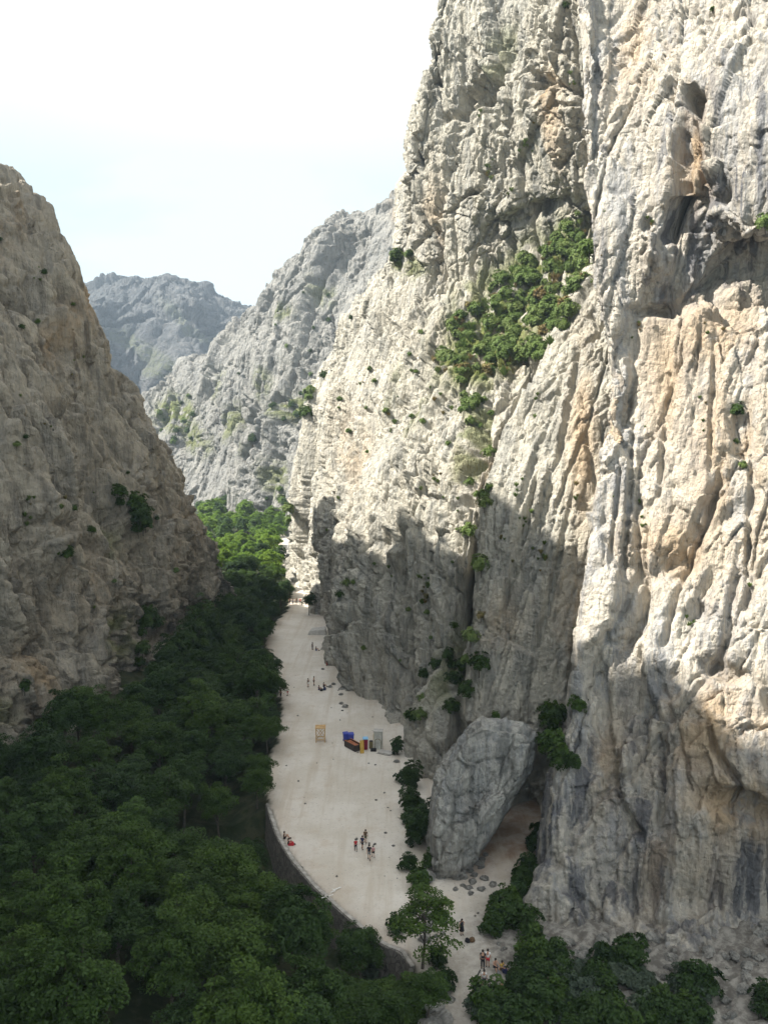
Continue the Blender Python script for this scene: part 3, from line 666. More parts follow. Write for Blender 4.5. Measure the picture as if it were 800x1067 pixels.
LOW = plant_proto('broadleaf_tree', 'low dark tree', 'tree', None, 152, 2.5, 3.3, 3.0, 110, 90, 0.14, 'leaf_deep', 0.14, cl=.85, flatness=.55, low=-.9)
SHRUB = [plant_proto('shrub', 'green shrub', 'shrub', 'shrubs', 200 + i, 1.0, rz, rz * 0.75, 56, 40, 0.09, m_, 0.035, stem='stem', flatness=.4, inner=.2, low=-.95, cl=.9) for i, (rz, m_) in enumerate(
    ((0.8, 'leaf_dry'), (0.95, 'leaf'), (0.6, 'leaf_dry'), (0.75, 'leaf'), (0.55, 'leaf_brown')))]
def tuft_mesh(seed):
    r = np.random.RandomState(seed); k = 90
    a = r.uniform(0, 6.28, k); l = r.uniform(.45, 1.0, k); o_ = r.uniform(.25, 1.0, k)
    b = np.stack([np.cos(a) * .12, np.sin(a) * .12, 0 * a - .1], 1); t = np.stack([np.cos(a) * o_ * l, np.sin(a) * o_ * l, l * (1.1 - o_ * .5)], 1); m_ = (b + t) * .5 + np.array([0, 0, .16])
    s_ = np.stack([-np.sin(a), np.cos(a), 0 * a], 1) * .07
    return np_mesh('grass_tuft', np.stack([b, m_ - s_, t, m_ + s_], 1), np.arange(k * 4).reshape(-1, 4), {'tone': np.repeat(r.uniform(0, 1, k), 4)})
TUFT = []
for i in range(3):
    o = link('grass_tuft', tuft_mesh(300 + i), M[('leaf_dry', 'leaf_dry', 'leaf_brown')[i]]); tag(o, 'small tuft of grass', 'grass tuft'); TUFT.append(o)
BUSH = [plant_proto('bush', 'dark green bush', 'bush', 'bushes', 220 + i, 1.0, rz, rz * 0.8, 60, 46, 0.085, m_, 0.04, stem='stem', flatness=.45, inner=.25, low=-.8, cl=.85) for i, (rz, m_) in enumerate(((0.9, 'leaf'), (0.8, 'leaf_deep'), (1.0, 'leaf_deep'), (0.7, 'leaf_grey')))]
rnd = random.Random(5)
# forest floor: darts thrown until no crown stands too near another
def left_base(Y): return np.interp(Y, [40, 70, 101, 126, 158, 182, 204, 260], [-58, -56, -47, -40, -38, -39, -41, -46])
pts = []
def darts(y0, y1, gap, tries, margin, lim):
    n0 = len(pts)
    for _ in range(tries):
        Y = rnd.uniform(y0, y1); a, b_ = left_base(Y) - 1.0, float(xl(Y)) - margin
        if Y < 104: b_ -= 4.2 if Y > 74 else 1.0
        if b_ <= a: continue
        x = rnd.uniform(a, b_)
        px_, py_ = project(np.array([x, Y, gz(x, Y) + 6.0]))
        if px_ < -45 or py_ > 1110: continue
        if all((x - p[0]) ** 2 + (Y - p[1]) ** 2 > gap * gap for p in pts[-900:]): pts.append((x, Y))
        if len(pts) - n0 >= lim: break
darts(46, 252, 4.5, 9000, 0.3, 222)
for x, Y in pts:
    k = rnd.uniform(0.92, 1.32); d = float(xl(Y)) - x
    if d < 4 or (Y < 104 and d < 11): k *= 0.68
    put(rnd.choice(TREES[:5] * 4 + TREES[5:]), (x, Y, float(gz(x, Y)) - 0.1), k, k * rnd.uniform(0.85, 1.25))
n_ = len(pts)
for _ in range(4000):
    Y = rnd.uniform(252, 440); x = (rnd.uniform(204, 301) - 400) / 850 * Y
    if x > float(xl(min(Y, 325))) - 2.5: continue
    if all((x - q[0]) ** 2 + (Y - q[1]) ** 2 > 42 for q in pts): pts.append((x, Y))
    if len(pts) - n_ >= 75: break
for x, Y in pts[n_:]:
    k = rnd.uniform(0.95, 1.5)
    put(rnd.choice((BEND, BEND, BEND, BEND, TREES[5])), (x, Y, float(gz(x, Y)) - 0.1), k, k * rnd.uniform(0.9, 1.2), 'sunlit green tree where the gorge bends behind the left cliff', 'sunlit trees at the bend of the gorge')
print('TREES', len(pts))
def put_on_ground(proto, px, py, s, **kw):
    p = on_ground(px, py)
    return put(proto, (p.x, p.y, float(gz(p.x, p.y)) - 0.05), s, **kw)
LONE = plant_proto('broadleaf_tree', 'airy green tree with a bare trunk beside the gravel path below the boulder', 'tree', None, 131, 3.5, 3.7, 5.2, 84, 70, 0.15, 'leaf', 0.15, inner=.35, cl=.75, flatness=.8)
put_on_ground(LONE, 440, 1010, 1.0)
SAP = plant_proto('sapling', 'small blue green sapling at the near end of the gravel square', 'tree', None, 141, 1.05, 2.0, 2.4, 46, 34, 0.15, 'leaf_grey', 0.06, conic=.6, inner=.3)
put_on_ground(SAP, 386, 992, 1.05)
put_on_ground(TREES[1], 322, 641, 0.75, label='low green tree leaning over the far end of the path', group='')
for px_, py_, s, lb in ((437, 872, 1.9, 'dark bush hugging the boulder, at the edge of the gravel square'), (428, 858, 1.5, 'smaller dark bush left of the boulder by the gravel'), (452, 905, 1.6, 'bush at the left foot of the leaning boulder'), (425, 905, 1.3, 'low bush between the lone tree and the square'),
                        (437, 925, 1.7, 'rounded bush behind the crown of the lone tree'), (530, 950, 1.9, 'large bush at the left foot of the near wall'), (515, 965, 1.6, 'bush beside the sandy hollow under the boulder'), (544, 925, 1.5, 'bush growing up against the near wall corner'),
                        (410, 990, 1.4, 'bush at the end of the curved retaining wall'), (425, 1005, 1.5, 'low bush left of the lone tree trunk'), (455, 1005, 1.2, 'sparse bush right of the lone tree trunk'), (445, 1052, 1.0, 'small bush on the pale outcrop at the bottom'), (462, 1030, 1.3, 'bush on the left side of the narrow path by the outcrop'), (412, 970, 1.3, 'bush between the blue green sapling and the lone tree'), (432, 845, 1.6, 'bush at the right edge of the square near the boulder'), (420, 815, 1.3, 'bush below the broken rock right of the square'), (446, 800, 1.6, 'bush on top of the broken rock beside the boulder')):
    put_on_ground(BUSH[0] if s > 1.5 else BUSH[1], px_, py_, s, label=lb, group='')
for i in range(44):
    px_ = rnd.uniform(498, 735); t_ = (px_ - 498) / 237
    py_ = rnd.uniform(1000 + 50 * max(0, t_ - .7) / .3 * .6, 1085); s_ = rnd.uniform(1.1, 2.4)
    if px_ < 535 and 985 < py_ < 1050: px_ += 40
    put_on_ground(rnd.choice(BUSH + BUSH[:3]), px_, py_, s_, label='dark green bush in the thicket at the foot of the near right wall', group='thicket under the near wall')
for i in range(22):
    put_on_ground(rnd.choice(BUSH), rnd.uniform(555, 730), rnd.uniform(1005, 1075), rnd.uniform(.7, 1.9), label='dark green bush in the thicket at the foot of the near right wall', group='thicket under the near wall')
for px_, py_ in ((795, 1062), (805, 1075), (545, 1072), (512, 1062)):
    put_on_ground(BUSH[1], px_, py_, 1.6, label='dark green bush in the thicket at the foot of the near right wall', group='thicket under the near wall')
for px_, py_, s_, lb in ((436, 880, .72, 'bushy dark tree against the left side of the leaning boulder'), (426, 846, .5, 'small dark tree at the right edge of the square above the boulder foot'), (452, 868, .6, 'dark tree squeezed between boulder and broken rock'), (414, 786, .42, 'small dark tree beside the tall pale cabinet'), (430, 1030, .6, 'dense low tree just left of the lone tree trunk'), (402, 1035, .7, 'dense tree behind the near end of the retaining wall'), (372, 1040, .75, 'bright green crown at the bottom below the curved wall'), (446, 1068, .6, 'low tree at the bottom edge left of the narrow path'), (388, 1075, .95, 'broad green crown at the bottom edge left of the outcrop'), (415, 1062, .8, 'full green crown just left of the outcrop stones'), (350, 1075, .95, 'broad crown at the bottom edge below the wall end'), (428, 820, .55, 'dark tree at the foot of the broken rock beside the square'), (418, 1040, .62, 'rounded green tree at the bottom left of the narrow path'), (396, 1062, .7, 'bright green tree at the bottom edge beside the outcrop')):
    put_on_ground(LOW if py_ < 1000 else TREES[0], px_, py_, s_ * (1.25 if py_ < 1000 else 1), label=lb, group='')
for px_, py_, s_ in ((528, 962, 2.0), (540, 945, 1.8), (520, 948, 1.5), (550, 918, 1.7), (556, 900, 1.5), (548, 972, 1.9), (512, 972, 1.4), (560, 885, 1.2)):
    put_on_ground(BUSH[rnd.choice((1, 2))], px_, py_, s_, label='dark bush in the strip between the sandy hollow and the near wall', group='bushes beside the sandy hollow')

def inside(p, poly):
    x, y = p; c = False
    for (x0, y0), (x1, y1) in zip(poly, poly[1:] + poly[:1]):
        if (y0 > y) != (y1 > y) and x < (x1 - x0) * (y - y0) / (y1 - y0) + x0: c = not c
    return c
def on_rock(proto, px_, py_, s, **kw):
    h = hit(px_, py_)
    if h is None: return None
    p, n = h
    return put(proto, tuple(p + n * s * 0.15 - np.array([0, 0, s * 0.55])), s, **kw)
def scatter(poly, n, s0, s1, protos, label, group, kinds=None):
    x0, x1 = min(p[0] for p in poly), max(p[0] for p in poly); y0, y1 = min(p[1] for p in poly), max(p[1] for p in poly)
    k = 0
    c_ = None
    for _ in range(n * 20):
        if kinds and c_ and rnd.random() < .72: p = (rnd.gauss(c_[0], 4), rnd.gauss(c_[1], 9))
        else: p = c_ = (rnd.uniform(x0, x1), rnd.uniform(y0, y1))
        if inside(p, poly) and on_rock((kinds or SHRUB)[rnd.choice(protos)], p[0], p[1], s0 + (s1 - s0) * rnd.random() ** (2.0 if kinds else 1.0), label=label, group=group) is not None: k += 1
        if k >= n: break
scatter([(448, 382), (462, 345), (505, 300), (545, 262), (614, 222), (618, 290), (594, 332), (556, 378), (500, 390)], 145, 1.0, 2.4, (0, 0, 2, 0, 0, 2, 4), 'green shrub on the sunlit sloping ledge below the tower', 'shrubs of the sunlit ledge')
scatter([(448, 382), (462, 345), (505, 300), (545, 262), (614, 222), (618, 290), (594, 332), (556, 378), (500, 390)], 140, 0.9, 2.2, (0, 1, 0, 1, 2), 'grass tuft among the shrubs of the sunlit ledge', 'tufts of the sunlit ledge', TUFT)
scatter([(400, 262), (432, 262), (436, 292), (402, 294)], 7, 1.0, 2.0, (0, 1), 'dense shrub on the ridge shoulder at the left edge of the sunlit wall', 'shrubs of the ridge shoulder')
scatter([(470, 395), (515, 390), (512, 470), (500, 600), (484, 600), (486, 480)], 20, 0.6, 1.8, (0, 0, 2), 'shrub in the gully between the sunlit wall and the leaning slab', 'shrubs of the gully')
scatter([(440, 700), (490, 630), (505, 690), (470, 760), (420, 790), (410, 740)], 20, 0.8, 1.8, (1, 3, 0), 'shrub on the shaded broken rock above the boulder', 'shrubs above the boulder')
scatter([(556, 735), (606, 720), (600, 800), (572, 790)], 10, 1.0, 2.1, (1, 3), 'dark bush in the shaded cleft beside the near wall', 'bushes of the cleft')
scatter([(345, 420), (480, 300), (480, 500), (330, 560)], 16, 0.4, 1.1, (0, 2), 'small shrub rooted in a crack of the broad sunlit wall', 'shrubs of the sunlit wall')
scatter([(335, 600), (480, 540), (480, 680), (380, 730)], 10, 0.35, 0.8, (1, 2), 'small shrub rooted in a crack of the shaded wall base', 'shrubs of the shaded wall')
scatter([(505, 500), (605, 300), (605, 700), (500, 720)], 30, 0.4, 0.9, (0, 1, 2), 'grass tuft in a flute of the leaning slab', 'tufts of the leaning slab', TUFT)
scatter([(470, 30), (600, 20), (600, 200), (450, 220)], 26, 0.4, 1.1, (0, 1, 2), 'grass tuft in a crack of the tower above the ledge', 'tufts of the tower', TUFT)
scatter([(345, 420), (480, 300), (480, 640), (330, 600)], 44, 0.4, 1.2, (0, 1, 2), 'grass tuft in a crack of the broad wall', 'tufts of the broad wall', TUFT)
scatter([(620, 150), (790, 380), (780, 760), (630, 760)], 32, 0.25, 0.6, (0, 1, 2), 'grass tuft on the streaked near wall', 'tufts of the near wall', TUFT)
scatter([(155, 430), (205, 405), (210, 440), (180, 470)], 11, 1.6, 3.0, (0, 1), 'bush on the far spur behind the left cliff', 'bushes of the far spur')
scatter([(285, 435), (325, 400), (330, 425), (300, 445)], 9, 1.5, 2.8, (0, 1), 'bush on the ledge of the farther ridge', 'bushes of the farther ridge')
scatter([(160, 420), (400, 230), (320, 480), (200, 500)], 18, 0.8, 1.9, (0, 1), 'scattered bush on the pale slope of the farther ridge', 'scattered bushes of the farther ridge')
scatter([(250, 535), (300, 500), (310, 600), (285, 570)], 8, 1.3, 2.6, (0, 1), 'sunlit bush at the foot of the farther ridge', 'bushes at the foot of the ridge')
scatter([(120, 515), (140, 510), (168, 570), (148, 580)], 8, 1.3, 2.8, (1, 3), 'dark bush in the diagonal gully of the left cliff', 'bushes in the gully of the left cliff')
scatter([(138, 640), (170, 640), (172, 695), (145, 690)], 7, 1.3, 2.6, (1, 3), 'dark bush in the low gully of the left cliff', 'bushes in the low gully')
scatter([(0, 700), (40, 720), (110, 730), (90, 775), (0, 790)], 9, 1.0, 2.0, (1, 3), 'dark bush at the foot of the left cliff', 'bushes at the foot of the left cliff')
scatter([(0, 220), (100, 340), (200, 540), (200, 660), (20, 640)], 14, 0.5, 1.1, (1, 2, 3), 'small dark shrub rooted on the face of the left cliff', 'small shrubs of the left cliff')
scatter([(0, 220), (100, 340), (200, 540), (200, 660), (20, 640)], 24, 0.4, 1.0, (0, 1, 2), 'grass tuft on the shaded left cliff', 'tufts of the left cliff', TUFT)
for px_, py_, s, pr, lb in ((766, 430, 1.1, 1, 'bright green bush hanging in a crack of the near wall'), (795, 232, 1.3, 0, 'green bush on the lip of the overhang'), (767, 458, 0.5, 0, 'small pale bush under the bright green one on the near wall'),
                            (775, 485, 0.7, 2, 'wispy bush below the hanging green bush'), (500, 640, 1.0, 4, 'rust coloured dry bush on the shaded slab edge'), (360, 605, 1.2, 0, 'yellow green shrub on the shaded wall near its corner'), (352, 618, 1.0, 1, 'dark shrub under the yellow green one near the wall corner'),
                            (600, 222, 0.8, 0, 'shrub at the upper tip of the ledge'), (515, 745, 0.7, 1, 'little shrub on top of the leaning boulder'), (70, 578, 1.5, 1, 'round dark bush alone on the left cliff face'), (148, 398, 1.0, 1, 'bush on the skyline shoulder of the left cliff'),
                            (740, 8, .5, 0, 'tuft at the top of the near wall'), (590, 5, .9, 1, 'dark shrub at the top of the tower'), (265, 460, 3.2, 1, 'dark tree like bush in a hollow of the farther ridge'), (293, 518, 3.2, 0, 'large sunlit bush on the foot of the farther ridge')):
    on_rock(SHRUB[pr], px_, py_, s, label=lb, group='')

# ------------------------------------------------------------------ curved retaining wall of the square
def wall_mat():
    m, n, b = new_mat('rubble masonry'); N = n.nodes; K = n.links.new
    co = N.new('ShaderNodeTexCoord'); v = N.new('ShaderNodeTexVoronoi'); v.inputs['Scale'].default_value = 2.0; K(co.outputs['Object'], v.inputs['Vector'])
    v2 = N.new('ShaderNodeTexVoronoi'); v2.feature = 'DISTANCE_TO_EDGE'; v2.inputs['Scale'].default_value = 2.0; K(co.outputs['Object'], v2.inputs['Vector'])
    r = N.new('ShaderNodeValToRGB'); r.color_ramp.elements[0].color = (.13, .12, .105, 1); r.color_ramp.elements[1].color = (.27, .25, .22, 1); K(v.outputs['Color'], r.inputs[0])
    mr = N.new('ShaderNodeMapRange'); mr.inputs['From Max'].default_value = 0.06; K(v2.outputs['Distance'], mr.inputs['Value'])
    x = N.new('ShaderNodeMix'); x.data_type = 'RGBA'; x.inputs['A'].default_value = (.09, .085, .075, 1); K(mr.outputs[0], x.inputs['Factor']); K(r.outputs[0], x.inputs['B']); K(x.outputs['Result'], b.inputs['Base Color'])
    bp = N.new('ShaderNodeBump'); bp.inputs['Distance'].default_value = .1; K(mr.outputs[0], bp.inputs['Height']); K(bp.outputs[0], b.inputs['Normal'])
    return m
M['masonry'] = wall_mat(); M['coping'] = flat_mat('coping stone', (.33, .31, .28), .9, .4, 1.5)
wy = np.linspace(float(on_ground(0, 1008).y), float(on_ground(0, 838).y), 80); wx = xl(wy)
def ribbon(name, prof, mat, parent):
    tx, ty = np.gradient(wx), np.gradient(wy); l = np.hypot(tx, ty); nx, ny = -ty / l, tx / l      # towards the creek
    V = np.stack([np.stack([wx + nx * a, wy + ny * a, 0 * wx + z], -1) for a, z in prof], 1)
    Fs = [tuple(f) for f in grid_faces(len(wy), len(prof), True)] + [tuple(range(len(prof))), tuple(range((len(wy) - 1) * len(prof), len(wy) * len(prof)))[::-1]]
    me = bpy.data.meshes.new(name); me.from_pydata([tuple(v) for v in V.reshape(-1, 3)], [], Fs); me.update()
    return link(name, me, mat, parent)
we = empty('retaining_wall', (float(wx.mean()), float(wy.mean()), -4)); tag(we, 'curved dark stone retaining wall holding the left edge of the gravel square', 'wall')
a = ribbon('wall_body', [(-.1, -4.6), (-.1, .10), (.45, .10), (.75, -4.6)], M['masonry'], we)
b_ = ribbon('coping', [(-.12, .10), (-.12, .2), (.30, .2), (.30, .10)], M['coping'], we)
for o in (a, b_): o.matrix_parent_inverse = Matrix.Translation(we.location).inverted()
exec_objects = True
# ------------------------------------------------------------------ things standing on the square
M['timber'] = flat_mat('pale timber', (.52, .34, .16), .8, .25, 3)
M['dark_box'] = flat_mat('dark brown paint', (.05, .04, .035), .6, .3, 2); M['brick_red'] = flat_mat('rusty inside', (.32, .12, .06), .9, .4, 3)
M['blue'] = flat_mat('blue plastic', (.05, .07, .36), .45, .15, 2); M['sky_blue'] = flat_mat('light blue plastic', (.25, .50, .75), .5, .15, 3)
M['maroon'] = flat_mat('maroon paint', (.22, .02, .045), .5, .2, 3); M['ochre'] = flat_mat('ochre yellow board', (.50, .32, .05), .7, .2, 3)
M['olive'] = flat_mat('olive drum', (.18, .15, .07), .6, .25, 3); M['pale'] = flat_mat('weathered pale grey panel', (.48, .48, .44), .8, .25, 1.2)
M['black'] = flat_mat('black rubber', (.02, .02, .022), .6, .2, 3); M['concrete'] = flat_mat('concrete', (.45, .43, .40), .9, .2, 2); M['line'] = flat_mat('worn white paint', (.72, .71, .68), .9, .15, 4)
def stand_at(name, px, py, rz, label, cat, group=None):
    p = on_ground(px, py); return tag(empty(name, (p.x, p.y, 0.0), rz), label, cat, group)
t = stand_at('timber_frame', 334, 772, 0.06, 'tall pale timber frame with crossed braces alone on the gravel square', 'wooden frame')
w, dp, h = 1.4, 1.4, 2.3
for sx in (-1, 1):
    for sy in (-1, 1): MB().box((sx * w / 2, sy * dp / 2, h / 2), (.13, .13, h)).build('leg', M['timber'], t)
MB().box((0, 0, h + .06), (w + .3, dp + .3, .12)).build('top', M['timber'], t)
for sy in (-1, 1):
    MB().box((0, sy * dp / 2, .45), (w - .13, .09, .12)).build('rail', M['timber'], t)
    for sg in (-1, 1): MB().tube([(-sg * w / 2, sy * (dp / 2 + .02 * sg), .5), (sg * w / 2, sy * (dp / 2 + .02 * sg), h - .1)], .045, 6).build('brace', M['timber'], t)
for sx in (-1, 1): MB().box((sx * w / 2, 0, .45), (.09, dp - .13, .12)).build('rail', M['timber'], t)
t = stand_at('skip', 367.5, 780, R(-53), 'long dark open skip with a rusty inside beside the blue bins', 'skip')
Lx, Wy, Hh = 2.9, 1.15, 1.0
MB().box((0, 0, .12), (Lx, Wy, .12)).build('floor_panel', M['brick_red'], t)
for sx in (-1, 1): MB().box((sx * Lx / 2, 0, .55), (.07, Wy + .07, Hh)).build('end_panel', M['dark_box'], t)
for sy in (-1, 1): MB().box((0, sy * Wy / 2, .55), (Lx - .08, .07, Hh)).build('side_panel', M['dark_box'], t); MB().box((0, sy * Wy / 2, Hh + .09), (Lx + .1, .11, .08)).build('rim', M['brick_red'], t)
MB().box((0, 0, .62), (Lx - .1, Wy - .1, .5)).build('load', M['brick_red'], t)
def bin_(px, py, rz, label, body, lid, w=.8, h=1.35, group=None):
    t = stand_at('wheelie_bin', px, py, rz, label, 'bin', group)
    MB().box((0, 0, .08 + h * .42), (w * .85, w * .85, h * .84), taper=1.15, bev=.06).build('bin_body', body, t)
    l = MB().box((0, 0, h * .94), (w * 1.12, w * 1.12, .16), rx=.10, taper=.88, bev=.06).build('lid', lid, t)
    MB().tube([(-w * .4, w * .62, h * .95), (w * .4, w * .62, h * .95)], .03, 6).build('handle', body, t)
    for sx in (-1, 1): MB().tube([(sx * w * .36, w * .42, .12), (sx * w * .46, w * .42, .12)], .12, 12).build('wheel', M['black'], t)
    return t
bin_(360.3, 772.5, .3, 'left of the two bright blue bins behind the dark skip', M['blue'], M['blue'], .85, 1.5)
bin_(365.8, 772.8, .2, 'right of the two bright blue bins, nearest the rock', M['blue'], M['blue'], .85, 1.45)
bin_(380.7, 781, .1, 'maroon bin with a light blue lid in front of the wall', M['maroon'], M['sky_blue'], .78, 2.0)
t = stand_at('leaning_board', 377.3, 785.5, .15, 'ochre yellow board leaning on the end of the dark skip', 'board')
MB().box((0, .25, 1.0), (.62, .07, 2.05), rx=-.22).build('panel', M['ochre'], t); MB().box((0, .20, 1.0), (.09, .05, 1.95), rx=-.22).build('batten', M['timber'], t)
t = stand_at('drum', 386.5, 780, 0, 'olive brown drum between the maroon bin and the pale cabinet', 'drum')
MB().tube([(0, 0, 0), (0, 0, .06), (0, 0, .55), (0, 0, .6), (0, 0, 1.15), (0, 0, 1.2)], [.28, .31, .31, .33, .31, .29], 18).build('drum_body', M['olive'], t); MB().tube([(0, 0, 1.2), (0, 0, 1.27)], [.33, .31], 18).build('lid', M['dark_box'], t)
t = stand_at('cabinet', 394, 780, -.1, 'tall weathered pale cabinet with an arched front against the wall', 'cabinet')
MB().box((0, 0, 1.45), (1.35, 1.1, 2.9), taper=.97, bev=.08).build('cabinet_body', M['pale'], t); MB().box((0, 0, 2.96), (1.5, 1.25, .14), bev=.04).build('roof', M['concrete'], t)
MB().tube([(-.5, -.58, .1), (-.5, -.58, 1.3)] + [(-.5 * math.cos(a_), -.58, 1.3 + .5 * math.sin(a_)) for a_ in (.4, .8, 1.2, 1.57, 1.95, 2.35, 2.75)] + [(.5, -.58, 1.3), (.5, -.58, .1)], .045, 6).build('arch_frame', M['olive'], t)
MB().box((-.72, -.1, 1.9), (.06, .5, 1.0)).build('side_strip', M['ochre'], t)
t = stand_at('slab', 402, 785, R(-25), 'low pale concrete slab right of the tall cabinet', 'slab')
MB().box((0, 0, .16), (2.3, 1.2, .32), bev=.05).build('slab_body', M['concrete'], t)
MB().tube([(-1.3, -.75, .06), (-.6, -.72, .05), (.2, -.85, .05), (1.1, -.7, .05)], .05, 6).build('hose', M['black'], t)
tag(MB().box((0, 0, 0), (.9, .5, .5)).build('toolbox', M['black']), 'small black box on the ground between drum and cabinet', 'box').location = on_ground(389, 783) + Vector((0, 0, .25))
t = stand_at('block', 329.5, 660, .1, 'wedge of pale concrete by the wall near the far end of the path', 'concrete block')
mb = MB(); mb.add([(-2.2, -1.5, -.1), (2.4, -1.9, -.1), (2.6, 2.2, -.1), (-1.2, 2.4, -.1), (-1.7, -1.0, .9), (2.2, -1.4, 1.3), (2.4, 1.8, 1.3), (-.9, 1.9, 1.0)], [(3, 2, 1, 0), (4, 5, 6, 7), (0, 1, 5, 4), (1, 2, 6, 5), (2, 3, 7, 6), (3, 0, 4, 7)]); mb.build('block_body', M['concrete'], t)
for px, py, l_, w_, rz in ((351, 927, 1.1, .16, .62), (341, 935, 1.4, .10, .5), (347, 930, .6, .14, .6)):
    p = on_ground(px, py); o = MB().box((0, 0, 0), (l_, w_, .02), rz).build('path_marking', M['line']); o.location = (p.x, p.y, .12); tag(o, kind='structure', label='worn pale line painted on the gravel square')

# loose stones
STONES = []
for i in range(5):
    bm = bmesh.new(); bmesh.ops.create_icosphere(bm, subdivisions=3, radius=1.0)
    P_ = np.array([v.co[:] for v in bm.verts]); v1, e1 = facet(P_ * 1.1, 30 + i); f_ = 1 + 0.28 * v1 + 0.12 * fbm(P_ * 2, 3, i)
    for v, k in zip(bm.verts, f_): v.co = Vector((v.co.x * 1.2, v.co.y * .95, v.co.z * .7)) * float(k)
    me = bpy.data.meshes.new('stone'); bm.to_mesh(me); bm.free(); me.materials.append(M['boulder']); STONES.append(me)
def stone(px, py, s, label, group):
    p = on_ground(px, py); o = bpy.data.objects.new('stone', STONES[rnd.randrange(5)]); C.objects.link(o)
    o.location = (p.x, p.y, float(gz(p.x, p.y)) + s * .15); o.scale = (s, s, s); o.rotation_euler = (rnd.uniform(-.4, .4), rnd.uniform(-.4, .4), rnd.uniform(0, 6.3)); tag(o, label, 'stone', group)
for i in range(26): stone(rnd.uniform(395, 475), rnd.uniform(1035, 1085), rnd.uniform(.35, 1.1), 'pale stone of the outcrop at the bottom of the path', 'outcrop stones')
for i in range(60): stone(rnd.uniform(680, 830), rnd.uniform(985, 1075), rnd.uniform(.15, .7) ** 1.3 + .08, 'grey stone of the scree below the hollow of the near wall', 'scree stones')
for i in range(30): stone(rnd.uniform(430, 545), rnd.uniform(940, 1040), rnd.uniform(.08, .28), 'small stone lying on the narrow path below the boulder', 'path stones')
for i in range(14): stone(rnd.uniform(440, 462), rnd.uniform(950, 980), rnd.uniform(.25, .6), 'pale stone in the heap behind the lone tree', 'stones behind the lone tree')
for i in range(46): stone(rnd.uniform(290, 425), rnd.uniform(690, 930), rnd.uniform(.06, .2), 'small loose stone on the open gravel square', 'stones on the square')
for i in range(16):
    y_ = rnd.uniform(690, 860); stone(np.interp(y_, [690, 760, 800, 860], [334, 372, 420, 430]) + rnd.uniform(-5, 3), y_, rnd.uniform(.15, .5), 'fallen block along the foot of the shaded middle wall', 'blocks at the wall foot')
for i in range(30): stone(rnd.uniform(545, 800), rnd.uniform(975, 1000), rnd.uniform(.2, .7), 'fallen block along the foot of the near wall', 'blocks at the near wall foot')
for i in range(26): stone(rnd.uniform(436, 520), rnd.uniform(895, 935), rnd.uniform(.1, .5), 'rubble lying round the foot of the leaning boulder', 'rubble at the boulder foot')
for px, py, s in ((478, 915, .8), (500, 905, .5), (446, 915, .9)): stone(px, py, s, 'stone lying at the foot of the leaning boulder', 'stones at the boulder foot')

# ------------------------------------------------------------------ people
M['skin'] = flat_mat('skin', (.48, .29, .20), .6, .08, 3); M['hair'] = flat_mat('dark hair', (.03, .022, .017), .7, .2, 12); M['fair'] = flat_mat('fair hair', (.28, .18, .08), .7, .2, 12)
CL = {k: flat_mat(k + ' cloth', c, .9, .12, 8) for k, c in dict(red=(.42, .03, .04), white=(.75, .75, .74), black=(.02, .02, .025), navy=(.03, .035, .08), brown=(.12, .075, .04), grey=(.2, .2, .2), pink=(.5, .28, .28), olive=(.10, .10, .05), blue=(.10, .14, .32), yellow=(.55, .38, .07)).items()}
def skin_mesh(name, verts, edges, rad, root, levels=1):
    me = bpy.data.meshes.new(name); me.from_pydata(verts, edges, []); me.update()
    o = bpy.data.objects.new(name, me); C.objects.link(o)
    md = o.modifiers.new('skin', 'SKIN'); md.use_smooth_shade = True
    for i, (v, r) in enumerate(zip(me.skin_vertices[0].data, rad)):
        v.radius = (r, r) if not isinstance(r, tuple) else r; v.use_root = (i == root)
    s = o.modifiers.new('sub', 'SUBSURF'); s.levels = levels; s.render_levels = levels
    dg = bpy.context.evaluated_depsgraph_get(); ev = bpy.data.meshes.new_from_object(o.evaluated_get(dg))
    bpy.data.objects.remove(o); bpy.data.meshes.remove(me); ev.name = name
    return ev
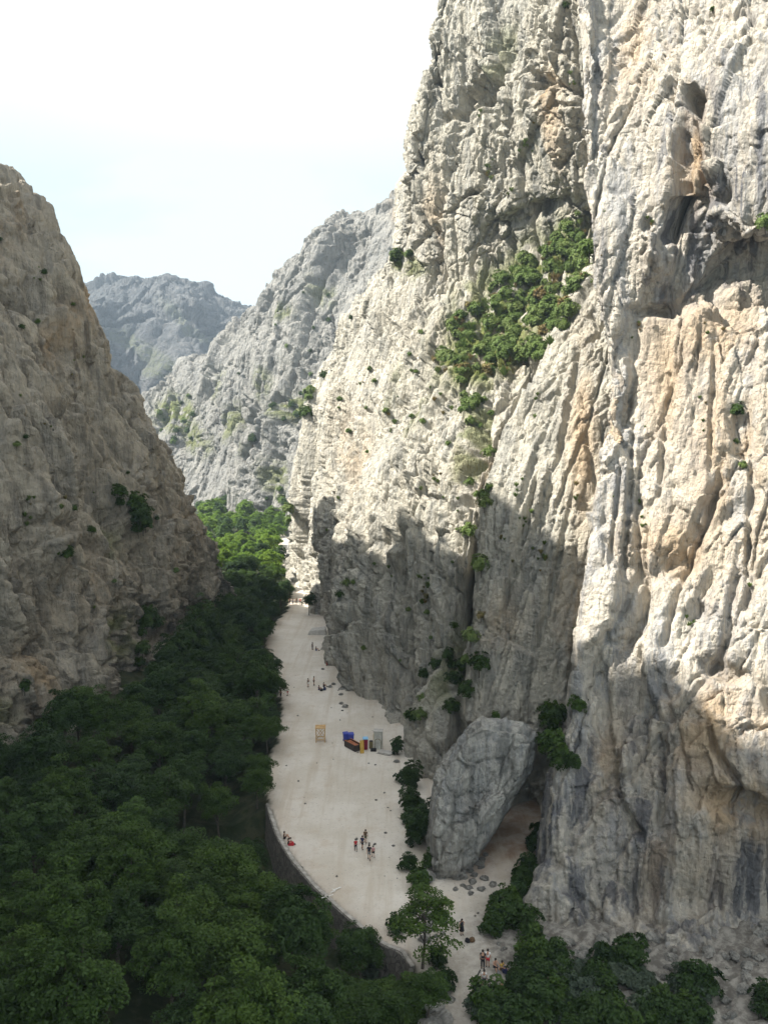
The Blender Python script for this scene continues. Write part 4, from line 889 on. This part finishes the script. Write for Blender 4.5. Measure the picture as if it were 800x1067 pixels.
def person(loc, rz, h, pose, top, bottom, label, hair='hair', group=None, long_hair=False, trousers=False, pack=None, hat=None):
    e = tag(empty('person', loc, rz, h / 1.75), label, 'person', group)
    J = {}
    st = rnd.uniform(.7, 1.1) * rnd.choice((-1, 1)) if pose == 'walk' else 0
    if pose in ('stand', 'walk', 'climb'):
        J['pel'] = (0, 0, .93); J['che'] = (0, -.03 * abs(st), 1.30); J['nec'] = (0, -.03 * abs(st), 1.49); J['hea'] = (0, -.05 - .03 * abs(st), 1.61)
        for s, n in ((-1, 'l'), (1, 'r')):
            k = s * st
            J['hip' + n] = (s * .09, 0, .88); J['kne' + n] = (s * .11, -.17 * k - .02, .48); J['ank' + n] = (s * .11, -.24 * k + .03 * abs(k), .08 + (.06 if k < 0 else 0)); J['toe' + n] = (s * .13, -.24 * k - .14, .04 + (.03 if k < 0 else 0))
            J['sho' + n] = (s * .19, -.02, 1.42); J['elb' + n] = (s * .25, .10 * k + .02, 1.15); J['wri' + n] = (s * .27, .22 * k - .06, .92); J['han' + n] = (s * .27, .25 * k - .09, .80)
        if pose == 'climb':
            J.update(elbl=(-.32, -.15, 1.62), wril=(-.26, -.28, 1.84), hanl=(-.25, -.30, 1.95), elbr=(.36, -.12, 1.45), wrir=(.34, -.28, 1.62), hanr=(.34, -.32, 1.72), kner=(.28, -.24, .72), ankr=(.24, -.10, .34), toer=(.26, -.24, .32))
        elif pose == 'stand' and rnd.random() < .5:
            J.update(elbr=(.33, .08, 1.18), wrir=(.18, -.10, 1.08), hanr=(.10, -.13, 1.06))
    else:                                             # sitting on the ground or on a low stone
        z0 = .14 if pose == 'sit' else .45
        J['pel'] = (0, .05, z0); J['che'] = (0, .08, z0 + .38); J['nec'] = (0, .03, z0 + .57); J['hea'] = (0, -.01, z0 + .69)
        for s, n in ((-1, 'l'), (1, 'r')):
            J['hip' + n] = (s * .10, 0, z0); J['kne' + n] = (s * .16, -.40, max(.48, z0 + .02)); J['ank' + n] = (s * .13, -.46 if pose != 'sit' else -.62, .08); J['toe' + n] = (s * .14, -.64 if pose != 'sit' else -.80, .05)
            J['sho' + n] = (s * .19, .06, z0 + .50); J['elb' + n] = (s * .26, -.08, z0 + .28); J['wri' + n] = (s * .20, -.30, z0 + .36); J['han' + n] = (s * .17, -.40, z0 + .34)
    order = ['pel', 'che', 'nec', 'hea'] + [a + n for n in 'lr' for a in ('hip', 'kne', 'ank', 'toe', 'sho', 'elb', 'wri', 'han')]
    rad = dict(pel=(.145, .11), che=(.155, .115), nec=(.055, .055), hea=(.088, .105), hip=.085, kne=.058, ank=.042, toe=.038, sho=.062, elb=.043, wri=.030, han=.036)
    V = [J[k] for k in order]; r_ = [rad[k[:3]] for k in order]; ix = {k: i for i, k in enumerate(order)}
    hd = Vector(J['hea']); nk = Vector(J['nec']); up = (hd - nk).normalized()
    V += [tuple(hd + up * .10), tuple(hd + Vector((0, -.105, -.01)))]; r_ += [(.075, .085), .022]; ix['cro'] = len(V) - 2; ix['nos'] = len(V) - 1
    E = [('pel', 'che'), ('che', 'nec'), ('nec', 'hea'), ('hea', 'cro'), ('hea', 'nos')]
    for n in 'lr': E += [('pel', 'hip' + n), ('hip' + n, 'kne' + n), ('kne' + n, 'ank' + n), ('ank' + n, 'toe' + n), ('che', 'sho' + n), ('sho' + n, 'elb' + n), ('elb' + n, 'wri' + n), ('wri' + n, 'han' + n)]
    for n, sg in (('l', -1), ('r', 1)):               # four fingers and a thumb, each a short bent chain rooted in the palm
        hv = Vector(J['han' + n]); ax = (hv - Vector(J['wri' + n])).normalized(); side = Vector((0, 1, 0)).cross(ax); side = side.normalized() if side.length > .1 else Vector((1, 0, 0)); cu = ax.cross(side)
        for q in range(5):
            o_ = (q - 1.5) * .018 if q < 4 else -.04; ln = (.065, .075, .07, .055, .04)[q]
            a_ = hv + side * o_ + ax * (.035 if q < 4 else -.01); b2 = a_ + ax * ln * .6 + side * (0 if q < 4 else -.02); c2 = b2 + ax * ln * .4 + cu * .015
            k0 = len(V); V += [tuple(a_), tuple(b2), tuple(c2)]; r_ += [.0095, .009, .008]; ix.update({f'{n}{q}a': k0, f'{n}{q}b': k0 + 1, f'{n}{q}c': k0 + 2}); E += [('han' + n, f'{n}{q}a'), (f'{n}{q}a', f'{n}{q}b'), (f'{n}{q}b', f'{n}{q}c')]
    body = skin_mesh('body', V, [(ix[a], ix[b]) for a, b in E], r_, 0)
    link('body', body, M['skin'], e)
    def cloth(name, keys, edges, grow, mat, half=None):
        vv = [J[k] for k in keys]; rr = [tuple(x + grow for x in rad[k[:3]]) if isinstance(rad[k[:3]], tuple) else rad[k[:3]] + grow for k in keys]
        for k, f in (half or {}).items():
            i = keys.index(k); a, b = [x for x in edges if k in x][0]; o_ = keys.index(a if b == k else b)
            vv[i] = tuple(Vector(vv[o_]).lerp(Vector(vv[i]), f))
        link(name, skin_mesh(name, vv, [(keys.index(a), keys.index(b)) for a, b in edges], rr, 0), mat, e)
    if top: cloth('shirt', ['pel', 'che', 'nec', 'shol', 'elbl', 'shor', 'elbr'], [('pel', 'che'), ('che', 'nec'), ('che', 'shol'), ('shol', 'elbl'), ('che', 'shor'), ('shor', 'elbr')], .016, CL[top], {'nec': .45, 'elbl': .6, 'elbr': .6})
    if bottom == 'dress_black':
        mb = MB(); mb.tube([(0, -.02, 1.45), (0, 0, 1.2), (0, 0, .95), (0, 0, .5)], [.15, .18, .2, .27], 14); mb.build('dress', CL['black'], e, True)
    elif trousers: cloth('trousers', ['pel', 'hipl', 'knel', 'ankl', 'hipr', 'kner', 'ankr'], [('pel', 'hipl'), ('hipl', 'knel'), ('knel', 'ankl'), ('pel', 'hipr'), ('hipr', 'kner'), ('kner', 'ankr')], .018, CL[bottom], {'ankl': .85, 'ankr': .85})
    else: cloth('shorts', ['pel', 'hipl', 'knel', 'hipr', 'kner'], [('pel', 'hipl'), ('hipl', 'knel'), ('pel', 'hipr'), ('hipr', 'kner')], .020, CL[bottom], {'knel': .8, 'kner': .8})
    hb = MB(); rows_ = 6; c0 = hd + up * .055 + Vector((0, .022, 0))
    for i in range(rows_): pass
    hb.tube([c0 + Vector((0, .03, -.09)), c0 + Vector((0, .025, -.02)), c0 + Vector((0, .012, .05)), c0 + Vector((0, .004, .095)), c0 + Vector((0, 0, .115))], [.085, .112, .108, .075, .02], 12)
    if long_hair: hb.tube([c0 + Vector((0, .07, .02)), c0 + Vector((0, .11, -.15)), c0 + Vector((0, .13, -.38))], [.07, .085, .04], 8)
    hb.build('hair', M[hair] if not hat else CL[hat], e, True)
    for n in 'lr':
        a_, t_ = Vector(J['ank' + n]), Vector(J['toe' + n])
        MB().tube([a_ + Vector((0, .05, -.03)), a_.lerp(t_, .3) + Vector((0, 0, -.02)), t_ + Vector((0, -.03, -.005)), t_ + Vector((0, -.08, -.01))], [.05, .058, .048, .02], 8).build('shoe', CL['black'], e, True)
    if pack:
        c_ = Vector(J['che']) + Vector((0, .20, .0)); o = MB().box((0, 0, 0), (.30, .2, .46), bev=.05).build('backpack', CL[pack]); pass
        o.parent = e; o.location = c_
    return e
def folk(px, py, *a, z=None, rz=None, **kw):
    p = on_ground(px, py); zz = float(gz(p.x, p.y)) if z is None else z
    return person((p.x, p.y, zz + .02), rnd.uniform(0, 6.28) if rz is None else rz, *a, **kw)
folk(370.6, 887, 1.5, 'walk', 'red', 'black', 'child in a red shirt at the left of the group of five on the square', rz=3.3, trousers=True)
folk(377.4, 885, 1.68, 'walk', 'navy', 'black', 'person in navy in the middle of the group of five on the square', rz=2.9)
folk(380.8, 878.5, 1.7, 'walk', 'brown', 'olive', 'person in brown at the back of the group of five on the square', rz=3.0, pack='brown')
folk(384.6, 896, 1.85, 'walk', 'black', 'grey', 'tall person in black with a backpack leading the group of five', rz=3.1, pack='black')
folk(388.9, 893.5, 1.42, 'walk', 'pink', 'black', 'child in pink beside the tall person in black on the square', rz=3.4)
folk(296.5, 874, 1.7, 'sit', 'brown', 'black', 'person in brown sitting on the left rim of the square', rz=1.6)
folk(301, 881, 1.7, 'sit', 'black', 'red', 'person in black and red sitting at the start of the retaining wall', rz=1.9)
folk(292.5, 726.5, 1.75, 'stand', 'brown', 'black', 'person in brown standing by the trees at the left edge of the path', rz=1.0, trousers=True)
folk(299.8, 725, 1.65, 'stand', 'white', 'red', 'person in white shirt and red shorts by the trees at the left of the path', rz=4.5)
folk(321.2, 716, 1.75, 'stand', 'grey', 'white', 'person in grey shirt and white shorts standing facing the climbers', rz=4.0)
folk(327, 714, 1.78, 'stand', None, 'black', 'shirtless person in black shorts standing before the climbing wall', rz=1.4)
folk(332.5, 719, 1.7, 'sit', 'navy', 'navy', 'person in navy sitting beside the gear at the climbing wall', rz=1.2)
folk(337.5, 716, 1.7, 'sit', 'black', 'black', 'person in black sitting right under the climbing wall', rz=2.0)
folk(325.5, 677, 1.75, 'stand', 'black', 'navy', 'person in black standing by the wall beyond the climbers', rz=1.2, trousers=True)
folk(329.5, 678, 1.7, 'sit', 'black', 'blue', 'person sitting by the wall beside the one in black beyond the climbers', rz=1.5)
for px, py, tp, bt, lb in ((302, 629.5, 'black', 'black', 'person in black at the left of the far row under the trees'), (305, 629.5, 'grey', 'navy', 'person in grey, second in the far row under the trees'), (309, 629, 'brown', 'black', 'person in brown with dark legs in the middle of the far row'), (313, 629.5, 'red', 'black', 'person in a red shirt in the far row under the trees'), (306, 596, 'black', 'red', 'larger dark figure on the sunlit far path'), (309.5, 594.5, 'navy', 'black', 'slim dark figure on the sunlit far path')):
    folk(px, py, 1.75, 'walk', tp, bt, lb, rz=rnd.uniform(-.4, .4), trousers=True)
folk(319, 630, 1.7, 'sit', 'black', 'navy', 'dark figure sitting at the right end of the far row')
folk(480.8, 974.5, 1.72, 'stand', None, 'dress_black', 'person in a long black dress standing alone on the narrow path', rz=.3, long_hair=True)
folk(502.6, 1009.5, 1.85, 'stand', 'black', 'black', 'person in black with a hand raised beside the one in white', rz=2.8, trousers=True)
folk(507.8, 1008, 1.8, 'stand', 'white', 'red', 'person in a white shirt and red shorts on the narrow path', rz=2.9)
folk(504, 1029, 1.7, 'stand', 'white', 'navy', 'person in a white top half behind the bush at the bottom', rz=3.0)
folk(516, 1012, 1.7, 'seat', None, 'black', 'shirtless person sitting among the packs at the foot of the near wall', rz=.4)
folk(523, 1011, 1.7, 'sit', 'yellow', 'brown', 'person in yellow sitting beside the shirtless one', rz=.8)
folk(523, 1032, 1.6, 'sit', None, 'navy', 'dark haired person sitting low behind the bush at the bottom', rz=.5, long_hair=True)
h = hit(341, 700, 4)
if h is not None:
    p, n = h; person((float(p[0]) + n[0] * .45, float(p[1]) + n[1] * .45, float(p[2])), math.atan2(-n[0], n[1]) + math.pi, 1.75, 'climb', 'red', 'brown', 'climber in a red shirt low on the shaded wall', trousers=True)
def bag(px, py, s, mat, label):
    p = on_ground(px, py); t = tag(empty('bag', (p.x, p.y, float(gz(p.x, p.y))), rnd.uniform(0, 6.3), s), label, 'bag')
    MB().box((0, 0, .22), (.62, .36, .42), taper=.8, bev=.12).build('bag_body', CL[mat], t); MB().box((0, -.2, .18), (.4, .12, .24), bev=.05).build('pocket', CL[mat], t); MB().tube([(-.12, 0, .40), (0, 0, .52), (.12, 0, .40)], .02, 6).build('strap', CL['black'], t)
bag(487, 981.5, .9, 'black', 'black bag on the path beyond the person in the dress, left one'); bag(491.5, 981, 1, 'brown', 'brown bag beside the black one on the narrow path')
bag(526, 1013, 1.1, 'navy', 'navy pack beside the sitting pair at the near wall'); bag(519, 1016, .9, 'grey', 'grey pack in front of the sitting pair'); bag(338, 719, 1.3, 'navy', 'large navy gear bag under the climbing wall'); bag(303.5, 881, 1.2, 'red', 'red pack at the start of the retaining wall')
bag(335, 720, 1.1, 'black', 'black gear bag left of the navy one at the climbing wall')
p, q = on_ground(488, 1032), on_ground(500, 1012)
tag(MB().tube([(p.x, p.y, .12), ((p.x + q.x) / 2 + .1, (p.y + q.y) / 2, .1), (q.x, q.y, .12)], .045, 6).build('rope', CL['black']), 'dark rope lying along the narrow path below the people', 'rope')

# ------------------------------------------------------------------ air
m, n_t, b = new_mat('haze'); n_t.nodes.remove(b); o_ = [x for x in n_t.nodes if x.type == 'OUTPUT_MATERIAL'][0]
pv = n_t.nodes.new('ShaderNodeVolumePrincipled'); pv.inputs['Color'].default_value = (.66, .82, 1.0, 1); pv.inputs['Density'].default_value = 0.0002; pv.inputs['Anisotropy'].default_value = 0.0
n_t.links.new(pv.outputs[0], o_.inputs['Volume'])
hz = MB().add([(x, y, z) for z in (-14, 420) for x, y in ((-1600, -350), (1600, -350), (1600, 2100), (-1600, 2100))], [(3, 2, 1, 0), (4, 5, 6, 7), (0, 1, 5, 4), (1, 2, 6, 5), (2, 3, 7, 6), (3, 0, 4, 7)]).build('haze', m)
tag(hz, 'thin blue haze filling the gorge', kind='stuff')
